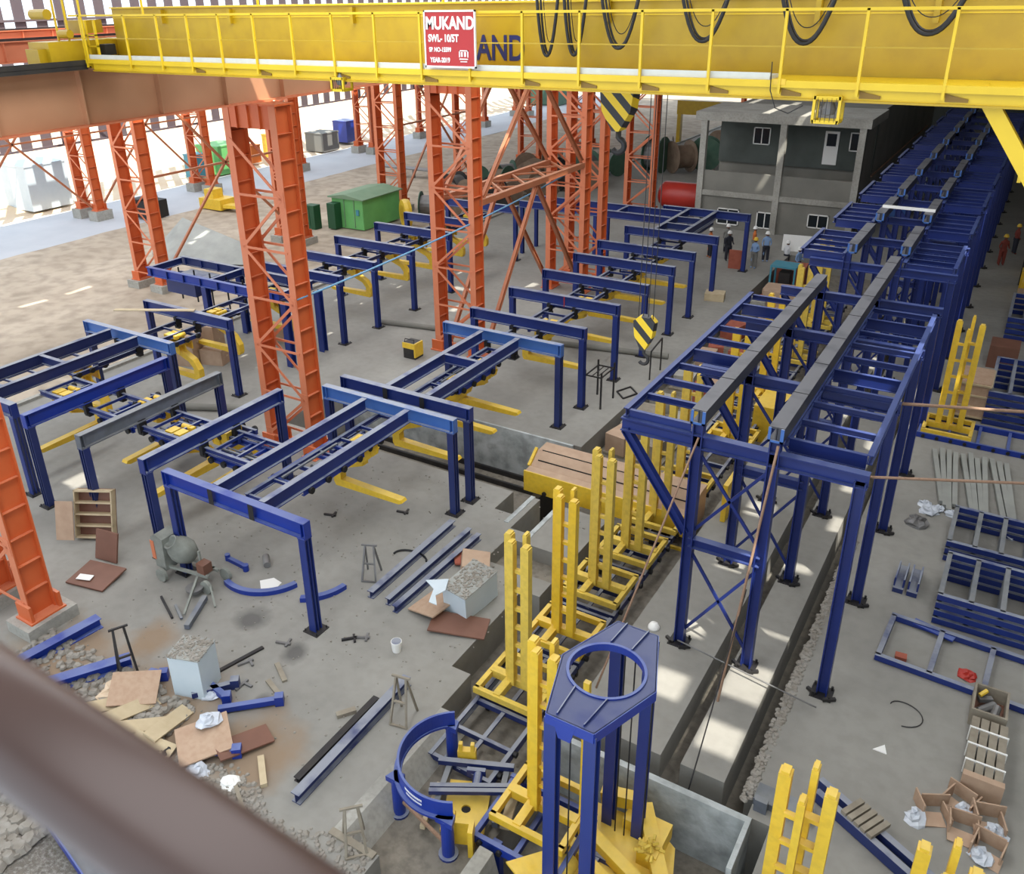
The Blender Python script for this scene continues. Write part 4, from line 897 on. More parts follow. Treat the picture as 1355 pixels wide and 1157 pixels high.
# festoon cables
def loop(x0, x1, zt, zb, y):
    return [(x0 + (x1 - x0) * t, y, zb + (zt - zb) * (abs(2 * t - 1) ** 2.2)) for t in [i / 16 for i in range(17)]]
fe = [(-8.12, -7.72, 14.02), (-7.72, -7.2, 14.1), (-6.95, -6.25, 14.2), (-6.0, -5.25, 14.28), (-4.25, -3.35, 14.33), (-2.55, -1.55, 14.45)]
fe = [(-8.05, -7.62, 13.98), (-7.52, -7.08, 14.0), (-6.82, -6.12, 14.12), (-5.42, -4.62, 14.24), (-3.86, -3.02, 14.22), (-2.2, -1.3, 14.36)]
for i, (a, b, zb) in enumerate(fe):
    t = thing('festoon_cable', 'black looped power cable on the crane, %s loop from the red sign' % ORD[i], 'cable', (a, 14.5, 14.95), 'black looped crane cables')
    obj('thick_cable', MB().tube(loop(a, b, 15.0, zb, 14.5), .03, 8), BLK, t, True)
    obj('second_cable', MB().tube(loop(a + .04, b - .04, 15.0, zb + .04, 14.56), .02, 8), DARK, t, True)
    obj('thin_cable', MB().tube(loop(a + .08, b - .08, 14.95, zb + .22, 14.6), .008, 6), BLK, t, True)
one('lamp_cable', MB().tube([(-3.72, 13.92, 14.0), (-3.7, 13.9, 13.6), (-3.6, 13.9, 13.35), (-3.4, 13.9, 13.28), (-3.2, 13.92, 13.4)], .008, 6), BLK, 'thin black cable dropping from the walkway to the caged lamp', 'cable')
# trolley beam + hook blocks
def hookblock(x, y, zt, zb, w, lab, ropes_to):
    t = thing('hook_block', lab, 'hook block', (x, y, zb), 'hazard-striped crane hook blocks')
    h = zt - zb
    obj('block_body', MB().prism([(-w / 2, h * .9), (-w * .25, h), (w * .25, h), (w / 2, h * .9), (w * .42, h * .6), (w * .1, h * .32), (-w * .1, h * .32), (-w * .42, h * .6)], -w * .25, w * .25, Matrix.Translation((x, y, zb)) @ Matrix(((1, 0, 0, 0), (0, 0, -1, 0), (0, 1, 0, 0), (0, 0, 0, 1)))), HAZ, t)
    s = h * .3
    pts = [(x, y, zb + h * .34), (x, y, zb + h * .22)] + [(x + s * .33 * math.sin(a), y, zb + h * .10 + s * .33 * math.cos(a)) for a in [math.radians(d) for d in range(20, 260, 24)]]
    obj('hook', MB().tube(pts, w * .085, 8), DARK, t, True)
    for q in (-.35, -.12, .12, .35): obj('wire_rope', MB().cyl((x + q * w, y, zt - h * .1), (x + q * w, y, ropes_to), .009, 6), DARK, t)
    return t
hookblock(-6.35, 16.2, 8.83, 7.75, .46, 'small striped hook block hanging low over the floor edge', 14.9)
hookblock(-7.28, 16.5, 13.4, 12.05, .72, 'large striped hook block just under the crane girder', 14.9)
one('crane_trolley', MB().box(-8.0, -5.8, 15.2, 17.6, 14.88, 15.0).cyl((-7.6, 15.6, 15.2), (-6.2, 15.6, 15.2), .18, 16), CRY, 'yellow hoist trolley resting on top of the crane girders', 'trolley')

# ------------------------------------------------------------ far building
bd = thing('concrete_building', 'unfinished two-storey concrete building with balcony and pillars', 'building', (-14, 64, 0))
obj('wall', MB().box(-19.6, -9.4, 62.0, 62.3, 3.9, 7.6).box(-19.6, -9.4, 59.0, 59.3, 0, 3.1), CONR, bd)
obj('side_wall', MB().box(-9.75, -9.45, 58.5, 92, 0, 7.6), CONB, bd)
obj('parapet', MB().box(-19.5, -9.5, 58.5, 58.7, 2.5, 3.85), CONB, bd)
obj('floor_slab', MB().box(-19.7, -9.4, 58.4, 62.2, 2.2, 2.55), CONL, bd)
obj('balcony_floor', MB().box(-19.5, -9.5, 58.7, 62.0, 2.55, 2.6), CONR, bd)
obj('lower_wall', MB().box(-19.5, -14.5, 58.55, 58.75, 0, 2.2).box(-14.3, -9.5, 58.55, 58.75, 0, 2.2), MATS['building_concrete'], bd)
obj('roof_slab', MB().box(-20.2, -9.2, 58.3, 64, 7.1, 7.65), CONL, bd)
obj('rear_block', MB().box(-19.6, -9.8, 62.3, 90, 0, 7.4), CONB, bd)
for x in (-19.6, -14.4, -9.65): obj('pillar', MB().box(x - .2, x + .2, 58.35, 58.75, 0, 7.2), CONL, bd)
def win(x, z, w, h, y, dark=GLASS, n='window'):
    f = obj(n, MB().box(x - w / 2, x + w / 2, y - .06, y, z, z + .07).box(x - w / 2, x + w / 2, y - .06, y, z + h - .07, z + h).box(x - w / 2, x - w / 2 + .07, y - .06, y, z, z + h).box(x + w / 2 - .07, x + w / 2, y - .06, y, z, z + h).box(x - .03, x + .03, y - .06, y, z, z + h), WHITE, bd)
    obj('pane', MB().box(x - w / 2 + .06, x + w / 2 - .06, y - .03, y - .01, z + .06, z + h - .06), dark, f)
win(-16.7, 5.2, 1.15, 1.15, 62.0); win(-10.4, 5.15, 1.15, 1.2, 62.0)
win(-17.5, .3, 1.5, 1.1, 58.55); win(-11.6, .7, 1.3, .9, 58.55); win(-15.0, .3, 1.1, 1.1, 58.55)
d_ = obj('door', MB().box(-12.55, -11.65, 61.93, 62.0, 4.2, 6.35), WHITE, bd); obj('door_pane', MB().box(-12.4, -11.8, 61.9, 61.94, 5.4, 6.2), GLASS, d_)
obj('gutter_bars', MB().box(-9.4, -9.3, 62, 88, 3.6, 3.7).box(-9.4, -9.3, 62, 88, 1.9, 2.0), MATS['brown_rope'], bd)

# ------------------------------------------------------------ people
def person(x, y, rz, shirt, pants, helmet, lab, z=0, arm=0.25, group='workers standing by the far concrete building'):
    t = thing('person', lab, 'person', (x, y, z), group)
    me = bpy.data.meshes.new('body')
    V = [(0, 0, .95), (0, 0, 1.2), (0, 0, 1.42), (0, 0, 1.52), (0, -.01, 1.64), (.1, 0, .9), (.12, 0, .5), (.12, .02, .08), (.12, -.1, .04), (-.1, 0, .9), (-.12, -.03, .5), (-.12, 0, .08), (-.12, -.12, .04), (.19, 0, 1.4), (.26, .03, 1.12), (.2, -.1 - arm * .5, .98 + arm * .3), (-.19, 0, 1.4), (-.26, .03, 1.12), (-.22, -.12, .95)]
    E = [(0, 1), (1, 2), (2, 3), (3, 4), (0, 5), (5, 6), (6, 7), (7, 8), (0, 9), (9, 10), (10, 11), (11, 12), (2, 13), (13, 14), (14, 15), (2, 16), (16, 17), (17, 18)]
    me.from_pydata(V, E, []); o = bpy.data.objects.new('body', me); COL.objects.link(o); o.parent = t; me.materials.append(shirt)
    sk_ = o.modifiers.new('skin', 'SKIN'); R = [.15, .14, .15, .06, .1, .1, .075, .05, .045, .1, .075, .05, .045, .065, .048, .036, .065, .048, .036]
    for i, r in enumerate(R): me.skin_vertices[0].data[i].radius = (r, r * .85)
    me.skin_vertices[0].data[0].use_root = True
    o.modifiers.new('sub', 'SUBSURF').levels = 1
    obj('trousers', MB().cyl((x + .1, y, z + .92), (x + .125, y, z + .1), .115, 10, .075).cyl((x - .1, y, z + .92), (x - .125, y, z + .1), .115, 10, .075).cyl((x, y, z + .86), (x, y, z + 1.0), .17, 12), pants, t)
    obj('face', MB().lathe((x, y - .02, z + 1.66), [(.02, -.12), (.08, -.08), (.1, 0), (.09, .06), (.03, .1)], 12), SKIN, t, True)
    obj('helmet', MB().lathe((x, y, z + 1.68), [(.15, 0), (.145, .02), (.125, .04), (.12, .1), (.08, .16), (.02, .18)], 14), helmet, t, True)
    t.rotation_euler = (0, 0, rz); return t
SB = mat('light_blue_cloth', (130, 160, 200), .8); SD = mat('dark_cloth', (44, 46, 56), .85); SG = mat('grey_cloth', (120, 120, 116), .85); SO = mat('orange_cloth', (200, 110, 50), .8); SW = mat('white_cloth', (210, 212, 214), .8); SM = mat('maroon_cloth', (130, 60, 50), .8)
person(-13.0, 51.9, .3, SB, SD, WHITE, 'person in light blue shirt and white helmet standing apart')
person(-13.2, 50.2, -.4, SB, SG, YEL, 'person in pale shirt and yellow helmet seen from behind')
person(-15.0, 51.0, .8, SD, SD, WHITE, 'person in dark clothes and white helmet beside brick stack')
person(-15.6, 52.6, 0, SG, SD, WHITE, 'person in grey shirt with white helmet behind the brick stack')
person(-16.2, 51.2, -.8, SO, SD, WHITE, 'person in orange vest and white helmet near the far portal')
person(-14.0, 52.8, 2, SO, SG, WHITE, 'person in orange shirt half hidden behind the blue leg')
person(-11.2, 52.6, 1.2, SB, SD, WHITE, 'person in blue with white helmet beside the white boards', -.9)
person(-.9, 57.5, .5, SM, SM, YEL, 'person in maroon clothes in the aisle past the rack', 0)
person(-.4, 60.5, 2.0, SM, SD, YEL, 'person in maroon shirt farther along the aisle', 0)
person(-12.2, 53.8, 2.5, SW, SD, WHITE, 'person in white shirt and helmet next to a teal machine', -.9)

# ------------------------------------------------------------ outdoor things
gs = thing('green_shed', 'green sheet-metal shed with mono-pitch roof by the dirt', 'shed', (-41, 50, 0))
obj('body', MB().box(-42.3, -39.5, 46.4, 50.6, .0, 2.1), GREEN, gs)
obj('shed_roof', MB().prism([(-42.5, 2.1), (-39.3, 2.1), (-39.3, 2.16), (-41, 2.4), (-42.5, 2.2)], 46.2, 50.8, Matrix(((1, 0, 0, 0), (0, 0, 1, 0), (0, 1, 0, 0), (0, 0, 0, 1)))), GREEND, gs)
obj('shed_door', MB().box(-42.2, -41.5, 45.7, 46.4, .0, 1.8), GRNDK, gs)
obj('rib', MB().box(-41.2, -41.15, 46.36, 46.4, .1, 2.1).box(-40.3, -40.25, 46.36, 46.4, .1, 2.1), GREEND, gs)
obj('shed_panel', MB().box(-40.1, -39.85, 46.34, 46.4, 1.0, 1.4), TEAL, gs)
one('electric_cabinet', MB().box(-43.9, -43.0, 45.2, 45.9, -.1, 1.6).box(-43.46, -43.44, 45.17, 45.2, .1, 1.5), GRNDK, 'dark green cabinet standing beside the green shed', 'cabinet')
def spool(x, y, r, w, rz, m, m2, lab, ax='X'):
    t = thing('cable_drum', lab, 'cable drum', (x, y, 0), 'cable drums beyond the outer columns')
    R = Matrix.Rotation(rz, 3, 'Z')
    obj('flange', MB().lathe((x, y, r), [(r * .2, -w / 2 - .06), (r, -w / 2 - .06), (r, -w / 2), (r * .2, -w / 2)], 20, 'X', R), m, t)
    obj('flange', MB().lathe((x, y, r), [(r * .2, w / 2), (r, w / 2), (r, w / 2 + .06), (r * .2, w / 2 + .06)], 20, 'X', R), m, t)
    obj('winding', MB().lathe((x, y, r), [(r * .1, -w / 2), (r * .72, -w / 2), (r * .72, w / 2), (r * .1, w / 2)], 18, 'X', R), m2, t)
sp = [(-37.5, 51.5, 1.0, 'near the yellow ring'), (-36.2, 53.6, 1.25, 'behind the yellow ring'), (-34.8, 56.2, 1.2, 'dark, before the main heap'), (-37.0, 61.0, 1.2, 'green, front of the main heap'), (-38.5, 64, 1.1, 'brown, outer side of the main heap'), (-36.0, 64.2, 1.2, 'in the middle of the main heap'), (-34.8, 67.0, 1.1, 'small, in the main heap'), (-36.5, 68.5, 1.2, 'at the back of the main heap'), (-34.0, 70.0, 1.2, 'at the end of the main heap'), (-38.5, 67.8, 1.1, 'pale, behind the main heap'), (-29.6, 75.5, 1.6, 'large green, under the striped hook'), (-27.6, 76.5, 1.4, 'cream, beside the large green one'), (-26.0, 78.5, 1.5, 'dark green, beyond the cream one'), (-33.0, 60.5, 1.1, 'loose, beside the main heap'), (-30.5, 79.5, 1.3, 'grey, behind the large green one'), (-27.0, 86, 1.3, 'far, near the last column'), (-39.5, 61.5, 1.0, 'wooden, at the outer front of the heap'), (-35.2, 62.2, .9, 'upright, in the front row'), (-33.2, 65.0, 1.0, 'tilted, at the inner side of the heap'), (-31.8, 67.5, 1.0, 'small, at the inner end of the heap'), (-32.6, 72.8, 1.1, 'behind the heap, inner side'), (-37.6, 71.5, 1.1, 'behind the heap, outer side'), (-40.0, 58.5, 1.0, 'alone before the heap'), (-35.0, 59.0, .9, 'light, between the ring and the heap')]
for i, (x, y, r, lab) in enumerate(sp): spool(x, y, r, 1.1 + .3 * (i % 3), .4 + i * .9, [SPG, SPB, DARK, SPB][i % 4] if i not in (3, 10, 12) else SPG, SPB if i % 2 else STEEL, 'cable drum ' + lab)
one('coil_ring', MB().lathe((-37.6, 48.8, .95), [(.55, -.25), (.95, -.25), (1.0, 0), (.95, .25), (.55, .25), (.5, 0), (.55, -.25)], 24, 'X', Matrix.Rotation(.9, 3, 'Z')), YEL, 'upright yellow ring coil beside the green shed', 'ring')
rt = thing('red_tank', 'red cylindrical tank lying beside the far lattice column', 'tank', (-22, 62.5, 0))
obj('shell', MB().lathe((-21.6, 61.5, 1.3), [(.1, -2.0), (.7, -1.9), (.95, -1.6), (.95, 1.6), (.7, 1.9), (.1, 2.0)], 24, 'X'), RED, rt, True)
for x in (-22.8, -20.5): obj('saddle', MB().box(x - .1, x + .1, 60.9, 62.1, 0, .6), RED, rt)
tp = MB()
P4 = [(-48.2, 35.2, 0), (-45.5, 34.0, 0), (-40.5, 36.2, 0), (-40.2, 37.6, .0), (-46.8, 39.6, 0)]
tp.v += [Vector(p) for p in P4] + [Vector((-47.6, 37.6, 1.9)), Vector((-42.2, 37.4, 1.0))]
tp.f += [(0, 1, 5), (1, 2, 6, 5), (2, 3, 6), (3, 4, 5, 6), (4, 0, 5), (4, 3, 2, 1, 0)]
one('tarpaulin_heap', tp, TARP, 'grey tarpaulin draped over a long heap on the dirt', 'tarpaulin')
one('yellow_machine', MB().box(-55.9, -53.5, 46.0, 47.6, .0, .8).box(-55.4, -54.4, 46.2, 47.2, .8, 1.5).bar((-53.5, 46.6, .3), (-51.2, 46.9, .35), .9, .25), YEL, 'yellow machine frame parked near the roadside columns', 'machine')
one('dark_generator', MB().box(-57.8, -55.9, 41.4, 43.0, .0, 1.3).box(-57.8, -56.9, 41.2, 43.0, 1.3, 1.45), BLK, 'dark generator box beside the nearest roadside column', 'generator')
one('steel_bench', MB().box(-52, -44.5, 63.5, 64.5, .7, .8).box(-51.8, -51.6, 63.6, 63.8, 0, .7).box(-48, -47.8, 63.6, 63.8, 0, .7).box(-44.8, -44.6, 63.6, 63.8, 0, .7), STEEL, 'long grey trestle standing on the sunlit dirt', 'trestle')
for i, (x, y, w, h, m, lab) in enumerate([(-66.5, 58, 3, 2.5, GREEN, 'pale green cabin far across the road'), (-67.5, 63, 1.2, 1.6, SO, 'orange drum stack far across the road'), (-66.5, 55.0, 1.4, 2.0, TEAL, 'blue box far across the road'), (-68, 66.5, 1.5, 2.2, YEL, 'yellow skip far across the road'), (-66.2, 72, 2.5, 1.8, SG, 'grey bin far across the road'), (-68.5, 40.5, 3.5, 3.4, CABB, 'pale wall panel beyond the nearest roadside column'), (-68, 78, 2, 2.2, PURE, 'blue container far across the road'), (-69, 128, 6, 4, PURE, 'blue truck body at the far end of the road'), (-64, 120, 5, 3, SPG, 'green truck at the far end of the road')]):
    one('site_cabin', MB().box(x - w / 2, x + w / 2, y - w / 2, y + w / 2, 0, h).box(x - w / 2 - .05, x + w / 2 + .05, y - w / 2 - .05, y + w / 2 + .05, h, h + .12), m, lab, 'site box')
one('far_pipe_bundle', MB().cyl((-24, 70, .3), (-14.5, 110, .3), .15, 10).cyl((-23.4, 70, .3), (-14.0, 110, .3), .15, 10).cyl((-23, 70, .55), (-14.0, 110, .55), .1, 10), STEEL, 'long grey pipes lying past the red tank', 'pipes')
one('far_yellow_beam', MB().box(-34, -22, 92, 93, 3.0, 4.4).box(-34, -33.6, 92.2, 92.8, 0, 3).box(-23, -22.6, 92.2, 92.8, 0, 3), CRY, 'yellow gantry beam far behind the cable drums', 'gantry')

# ------------------------------------------------------------ floor things, near
def ibeam_thing(lab, a, b, h, w, m, z=None, name='steel_beam', grp=None):
    z = h / 2 if z is None else z
    return one(name, MB().ibeam((*a, z), (*b, z), h, w, .022), m, lab, 'steel beam', grp)
ibeam_thing('navy channel beam lying by the thin tripod stand', (-13.15, 14.5), (-13.2, 18.6), .22, .2, BLUE2)
ibeam_thing('navy beam lying beside the open plywood crate, outer one', (-12.55, 14.5), (-12.5, 18.5), .22, .16, BLUE2)
ibeam_thing('navy beam lying beside the open plywood crate, inner one', (-12.2, 14.35), (-12.1, 18.4), .22, .16, BLUE2)
ibeam_thing('long navy beam lying toward the ring stand', (-10.25, 8.5), (-10.32, 12.4), .26, .22, BLUE2)
ibeam_thing('dusty dark beam lying against the long navy one', (-10.6, 8.9), (-10.62, 11.6), .12, .16, DARK)
ibeam_thing('bright blue beam lying in rubble next to the column pedestal', (-18.95, 7.4), (-18.6, 9.95), .3, .3, PURE)
ibeam_thing('bright blue beam with grey flange lying in rubble', (-17.7, 7.6), (-16.6, 9.4), .3, .3, PURE)
t = thing('blue_trough', 'open blue steel trough lying among the pale broken stones', 'trough', (-13.6, 5.4, -.1))
obj('trough_floor', MB().bar((-14.3, 5.75, -.05), (-12.1, 5.3, -.05), .42, .02), MATS['grey_primer_steel'], t)
for k in (-1, 1): obj('trough_side', MB().bar((-14.3, 5.75 + k * .21, .05), (-12.1, 5.3 + k * .21, .05), .03, .24), PURE, t)
obj('trough_end', MB().bar((-14.3, 5.53, .05), (-14.3, 5.97, .05), .03, .24), PURE, t)
def arc_piece(c, r, a0, a1, lab):
    one('curved_channel', MB().arcband((c[0], c[1], 0), r - .08, r + .08, math.radians(a0), math.radians(a1), 0, .14, 14), PURE, lab, 'curved channel', 'curved blue channel pieces')
arc_piece((-16.6, 14.2), 1.35, 250, 345, 'long curved blue channel lying on the floor')
arc_piece((-15.4, 14.6), 1.35, 300, 355, 'short curved blue channel lying by the portal foot')
one('blue_bracket', MB().bar((-17.9, 13.75, .06), (-17.1, 13.7, .06), .12, .12).cyl((-17.9, 13.75, 0), (-17.9, 13.75, .2), .08, 10).cyl((-17.05, 13.65, 0), (-17.05, 13.65, .2), .09, 10), PURE, 'short blue bracket with dark ends lying on the floor', 'bracket')
# concrete mixer
mx = thing('concrete_mixer', 'cement-covered drum mixer on wheels beneath the corner portal leg', 'mixer', (-18.1, 12.5, 0))
Rm = Matrix.Rotation(math.radians(35), 3, 'X') @ Matrix.Rotation(math.radians(-12), 3, 'Y')
Rk = .82
obj('drum', MB().lathe((-18.35, 12.65, .85), [(.1, -.42), (.25, -.35), (.38, -.08), (.38, .1), (.3, .32), (.2, .48), (.22, .52), (.17, .5), (.17, .4), (.02, .3)], 20, 'Z', Rm), MIXG, mx, True)
obj('guard_housing', MB().prism([(-19.05, .35), (-18.65, .3), (-18.6, 1.35), (-18.9, 1.45), (-19.1, 1.3)], 12.2, 12.75, Matrix(((1, 0, 0, 0), (0, 0, 1, 0), (0, 1, 0, 0), (0, 0, 0, 1)))), MIXG, mx)
obj('chassis', MB().bar((-18.9, 12.3, .38), (-17.3, 12.55, .38), .08, .08).bar((-18.9, 12.9, .38), (-17.3, 12.9, .38), .08, .08).bar((-17.5, 12.5, .38), (-17.5, 12.95, .38), .08, .08).bar((-17.7, 12.7, .4), (-17.75, 12.7, 1.0), .06, .06), MIXG, mx)
obj('front_panel', MB().box(-19.12, -18.98, 12.18, 12.2, .6, 1.2), MATS['orange_primer'], mx)
obj('engine_box', MB().box(-17.7, -17.4, 12.5, 12.8, .42, .72), PLYD, mx)
for x, y in ((-18.75, 12.1), (-18.85, 13.05), (-17.2, 12.35), (-17.2, 13.05)): obj('wheel', MB().lathe((x, y, .2), [(.04, -.05), (.2, -.05), (.2, .05), (.04, .05)], 16, 'Y'), MIXG, mx)
obj('tow_bar', MB().bar((-17.6, 12.4, .35), (-16.9, 11.3, .12), .06, .06).bar((-17.1, 12.4, .3), (-16.5, 12.0, .05), .05, .05), MIXG, mx)
obj('pan', MB().lathe((-17.45, 12.15, .1), [(.05, 0), (.22, .03), (.25, .14)], 16), STEEL, mx)
one('steel_chute', MB().bar((-17.0, 12.1, .1), (-16.45, 11.0, .1), .14, .14).bar((-17.5, 11.5, .05), (-16.9, 11.2, .05), .07, .06), GREYB, 'grey steel chute piece lying in front of the mixer', 'scrap')
one('angle_iron', MB().bar((-18.15, 11.55, .04), (-17.15, 11.1, .04), .06, .06), DARK, 'dark angle iron lying on the floor below the mixer', 'scrap')
one('pipe_stub', MB().cyl((-16.95, 14.35, .1), (-16.6, 14.05, .1), .1, 12), STEEL, 'short grey pipe lying below the nearest portal beam', 'pipe')
one('paper_sheet', MB().prism([(-16.35, 13.5), (-16.0, 13.2), (-15.7, 13.45), (-15.75, 13.75), (-16.1, 13.8)], 0, .01), WHITE, 'white paper sheet on the floor beneath the nearest portal beam', 'paper')
# leaning crate lid and boards
sh = thing('shelf_crate', 'open wooden shelf crate leaning on the portal leg', 'crate', (-22.4, 12.5, 0))
Mq = Matrix.Translation((-22.3, 12.55, .02)) @ Matrix.Rotation(math.radians(28), 4, 'Z') @ Matrix.Rotation(math.radians(-18), 4, 'X')
def qbox(mb, M, x0, x1, y0, y1, z0, z1):
    n = len(mb.v); mb.box(x0, x1, y0, y1, z0, z1)
    for i in range(n, len(mb.v)): mb.v[i] = M @ mb.v[i]
m = MB(); qbox(m, Mq, -.6, .6, .0, .04, 0, 1.5); obj('back_board', m, PLYD, sh)
m = MB()
for z in (0, .36, .72, 1.08, 1.44): qbox(m, Mq, -.6, .6, -.25, 0, z, z + .05)
for x in (-.6, .56): qbox(m, Mq, x, x + .04, -.25, 0, 0, 1.5)
obj('batten', m, WOOD, sh)
m = MB(); qbox(m, Mq, -1.05, -.5, -.5, -.46, -.0, 1.2); obj('loose_panel', m, CRATE, sh)
def board(lab, c, d, rz, m, tilt=(0, 0), z=0, nm='plywood_board', cat='board'):
    return one(nm, MB().cbox((c[0], c[1], z + d[2] / 2), d, math.radians(rz), tilt), m, lab, cat)
board('dark brown plywood board lying near the column base', (-20.5, 11.2), (1.3, 1.0, .05), 12, PLYD, (.08, 0), .06)
board('white paper on the dark brown plywood board', (-20.65, 10.95), (.45, .22, .01), 20, WHITE, (.08, 0), .13, 'paper_sheet', 'paper')
board('wired mesh board leaning near the orange column base', (-21.0, 12.0), (.8, .06, .9), 10, PLYD, (-.3, 0), .0)
board('pale plywood board tilted over rubble beside the cabinet', (-15.6, 8.75), (1.1, .9, .04), 40, PLY, (.25, .1), .25)
board('large square plywood board lying over blue scraps', (-13.0, 8.55), (1.15, 1.0, .04), 55, PLY, (.15, -.1), .22)
board('plywood board lying under the large square one', (-12.25, 9.0), (1.2, .55, .04), 65, PLYD, (.05, .1), .12)
board('plywood sheet leaning on the open gravel-filled crate', (-11.35, 15.35), (.95, 1.7, .04), -8, PLY, (0, -.2), .15)
board('brown plywood sheet under the crate near the dark pit', (-10.4, 14.75), (1.5, .8, .04), 20, PLYD, (0, .05), .05)
board('folded brown carton behind the gravel-filled crate', (-11.4, 17.1), (.8, .7, .3), 30, CRATE, (.2, .2), .05, 'torn_carton', 'carton')
board('red-brown panel behind the folded carton', (-11.75, 17.4), (1.0, .6, .05), 40, BRICK, (.0, .1), .02)
for i, (x, y, L, rz, tl_, lab) in enumerate([(-15.9, 8.0, 1.5, 60, .2, 'wide timber plank propped over rubble, lowest'), (-15.2, 8.3, 1.4, 75, .3, 'bent timber plank on the timber heap'), (-14.6, 8.1, 1.5, 50, .1, 'long timber plank in the middle of the heap'), (-14.1, 8.5, 1.2, 95, .25, 'timber plank standing at the cabinet side'), (-14.4, 7.6, 1.3, 30, .05, 'timber plank at the foot of the heap'), (-13.9, 7.9, 1.0, 15, .1, 'short timber plank near the handrail'), (-15.4, 7.6, 1.2, 42, .12, 'timber plank over brown earth')]):
    board(lab, (x, y), (L, .36, .05), rz, WOOD, (tl_, .2), .15, 'timber_plank', 'plank')
board('pale timber offcut on the gravel near plywood', (-11.4, 8.7), (.8, .14, .1), -40, WOOD, (0, 0), 0, 'timber_plank', 'plank')
board('thin timber strip on the gravel', (-11.2, 7.9), (1.0, .08, .06), -30, WOODG, (0, 0), 0, 'timber_plank', 'plank')
board('timber scrap on the floor above the long navy beam', (-12.9, 10.6), (.8, .12, .06), -20, WOODG, (0, 0), 0, 'timber_plank', 'plank')
board('timber scrap near the white bucket', (-13.2, 11.1), (.7, .12, .06), -30, WOODG, (0, 0), 0, 'timber_plank', 'plank')
board('small timber block beside the long navy beam end', (-10.95, 10.9), (.45, .14, .1), 55, WOODG, (0, 0), 0, 'timber_plank', 'plank')
board('dirty timber strip on the floor near the ring', (-14.4, 10.9), (1.3, .1, .05), 75, DARK, (0, 0), 0, 'timber_plank', 'plank')
# pale cabinet with debris on top
def cab(lab, x, y, w, d, h, rz, tilt=(0, 0), z=0):
    t = thing('covered_cabinet', lab, 'cabinet', (x, y, z))
    obj('body', MB().cbox((x, y, z + h / 2), (w, d, h), math.radians(rz), tilt), CABB, t)
    g = MB(); rnd = random.Random(int(x * 10))
    R = Matrix.Rotation(math.radians(rz), 3, 'Z') @ Matrix.Rotation(tilt[0], 3, 'X') @ Matrix.Rotation(tilt[1], 3, 'Y')
    for _ in range(260):
        p = Vector((rnd.uniform(-w / 2, w / 2), rnd.uniform(-d / 2, d / 2), h / 2 + rnd.uniform(0, .03))); g.cbox(Vector((x, y, z + h / 2)) + R @ p, (.07, .05, .03), rnd.uniform(0, 3), (rnd.uniform(-.5, .5), 0))
    obj('stone_topping', g, GRAV, t)['kind'] = 'stuff'
    obj('top_sheet', MB().cbox(Vector((x, y, z + h / 2)) + R @ Vector((0, 0, h / 2 + .01)), (w + .04, d + .04, .02), math.radians(rz), tilt), TARP, t)
    return t
cab('pale blue cabinet topped with stone chips beside the timber heap', -14.6, 9.75, .8, .75, 1.15, 18)
cab('pale blue crate filled with stone chips beside plywood sheets', -10.65, 15.7, .8, 1.3, .85, -8, (.1, .05))
one('torn_wrapping', MB().prism([(-11.6, 15.0), (-11.1, 15.35), (-10.9, 14.9), (-11.0, 14.6), (-10.75, 14.3), (-11.0, 14.3), (-11.2, 14.8)], .86, .88), CABB, 'torn pale blue wrapping sheet hanging at the crate', 'sheet')
def blob(lab, c, r, m, seed, nm='plastic_heap', cat='plastic wrap', sq=.6):
    rnd = random.Random(seed); g = MB(); n = 10; k = 0
    for i in range(6):
        for j in range(n):
            ph = math.pi / 2 * i / 5; th = 2 * math.pi * j / n; rr = r * rnd.uniform(.7, 1.2)
            g.v.append(Vector((c[0] + rr * math.cos(th) * math.cos(ph), c[1] + rr * math.sin(th) * math.cos(ph), c[2] + rr * sq * math.sin(ph))))
    for i in range(5):
        for j in range(n): a = i * n + j; b = i * n + (j + 1) % n; g.f.append((a, b, b + n, a + n))
    g.f.append(tuple(range(n - 1, -1, -1)))
    return one(nm, g, m, lab, cat)
blob('crumpled clear plastic on the large plywood board', (-13.2, 8.9, .35), .28, PLAS, 1)
blob('crumpled clear plastic at the foot of the plywood board', (-12.6, 8.0, .0), .25, PLAS, 2)
blob('crumpled plastic around the blue scraps behind the cabinet', (-14.1, 9.7, .0), .22, PLAS, 3)
blob('black plastic heap under the timber planks', (-13.6, 7.9, .0), .25, BLK, 4)
blob('cream sand mound beside the rusty floor stand', (-16.2, 8.6, -.05), .5, SAND, 5, 'sand_mound', 'sand', .4)
blob('white sack lying on the gravel', (-11.8, 8.15, 0), .22, WHITE, 6, 'white_sack', 'sack', .5)
for i, (a, b, lab) in enumerate([((-14.6, 9.9), (-13.6, 9.75), 'blue steel arm lying behind the pale cabinet'), ((-13.5, 9.4), (-12.5, 10.35), 'wrapped blue steel arm with a flanged end'), ((-13.3, 8.15), (-12.2, 8.75), 'bright blue angle under the plywood board'), ((-14.4, 9.4), (-13.8, 10.2), 'dark blue steel arm near the cabinet corner'), ((-15.9, 9.4), (-15.5, 9.5), 'small blue part behind the pale board')]):
    one('steel_linkage', MB().bar((*a, .12), (*b, .12), .14, .14).cbox((b[0], b[1], .14), (.2, .2, .26), .7), PURE if i != 3 else BLUE2, lab, 'blue part')
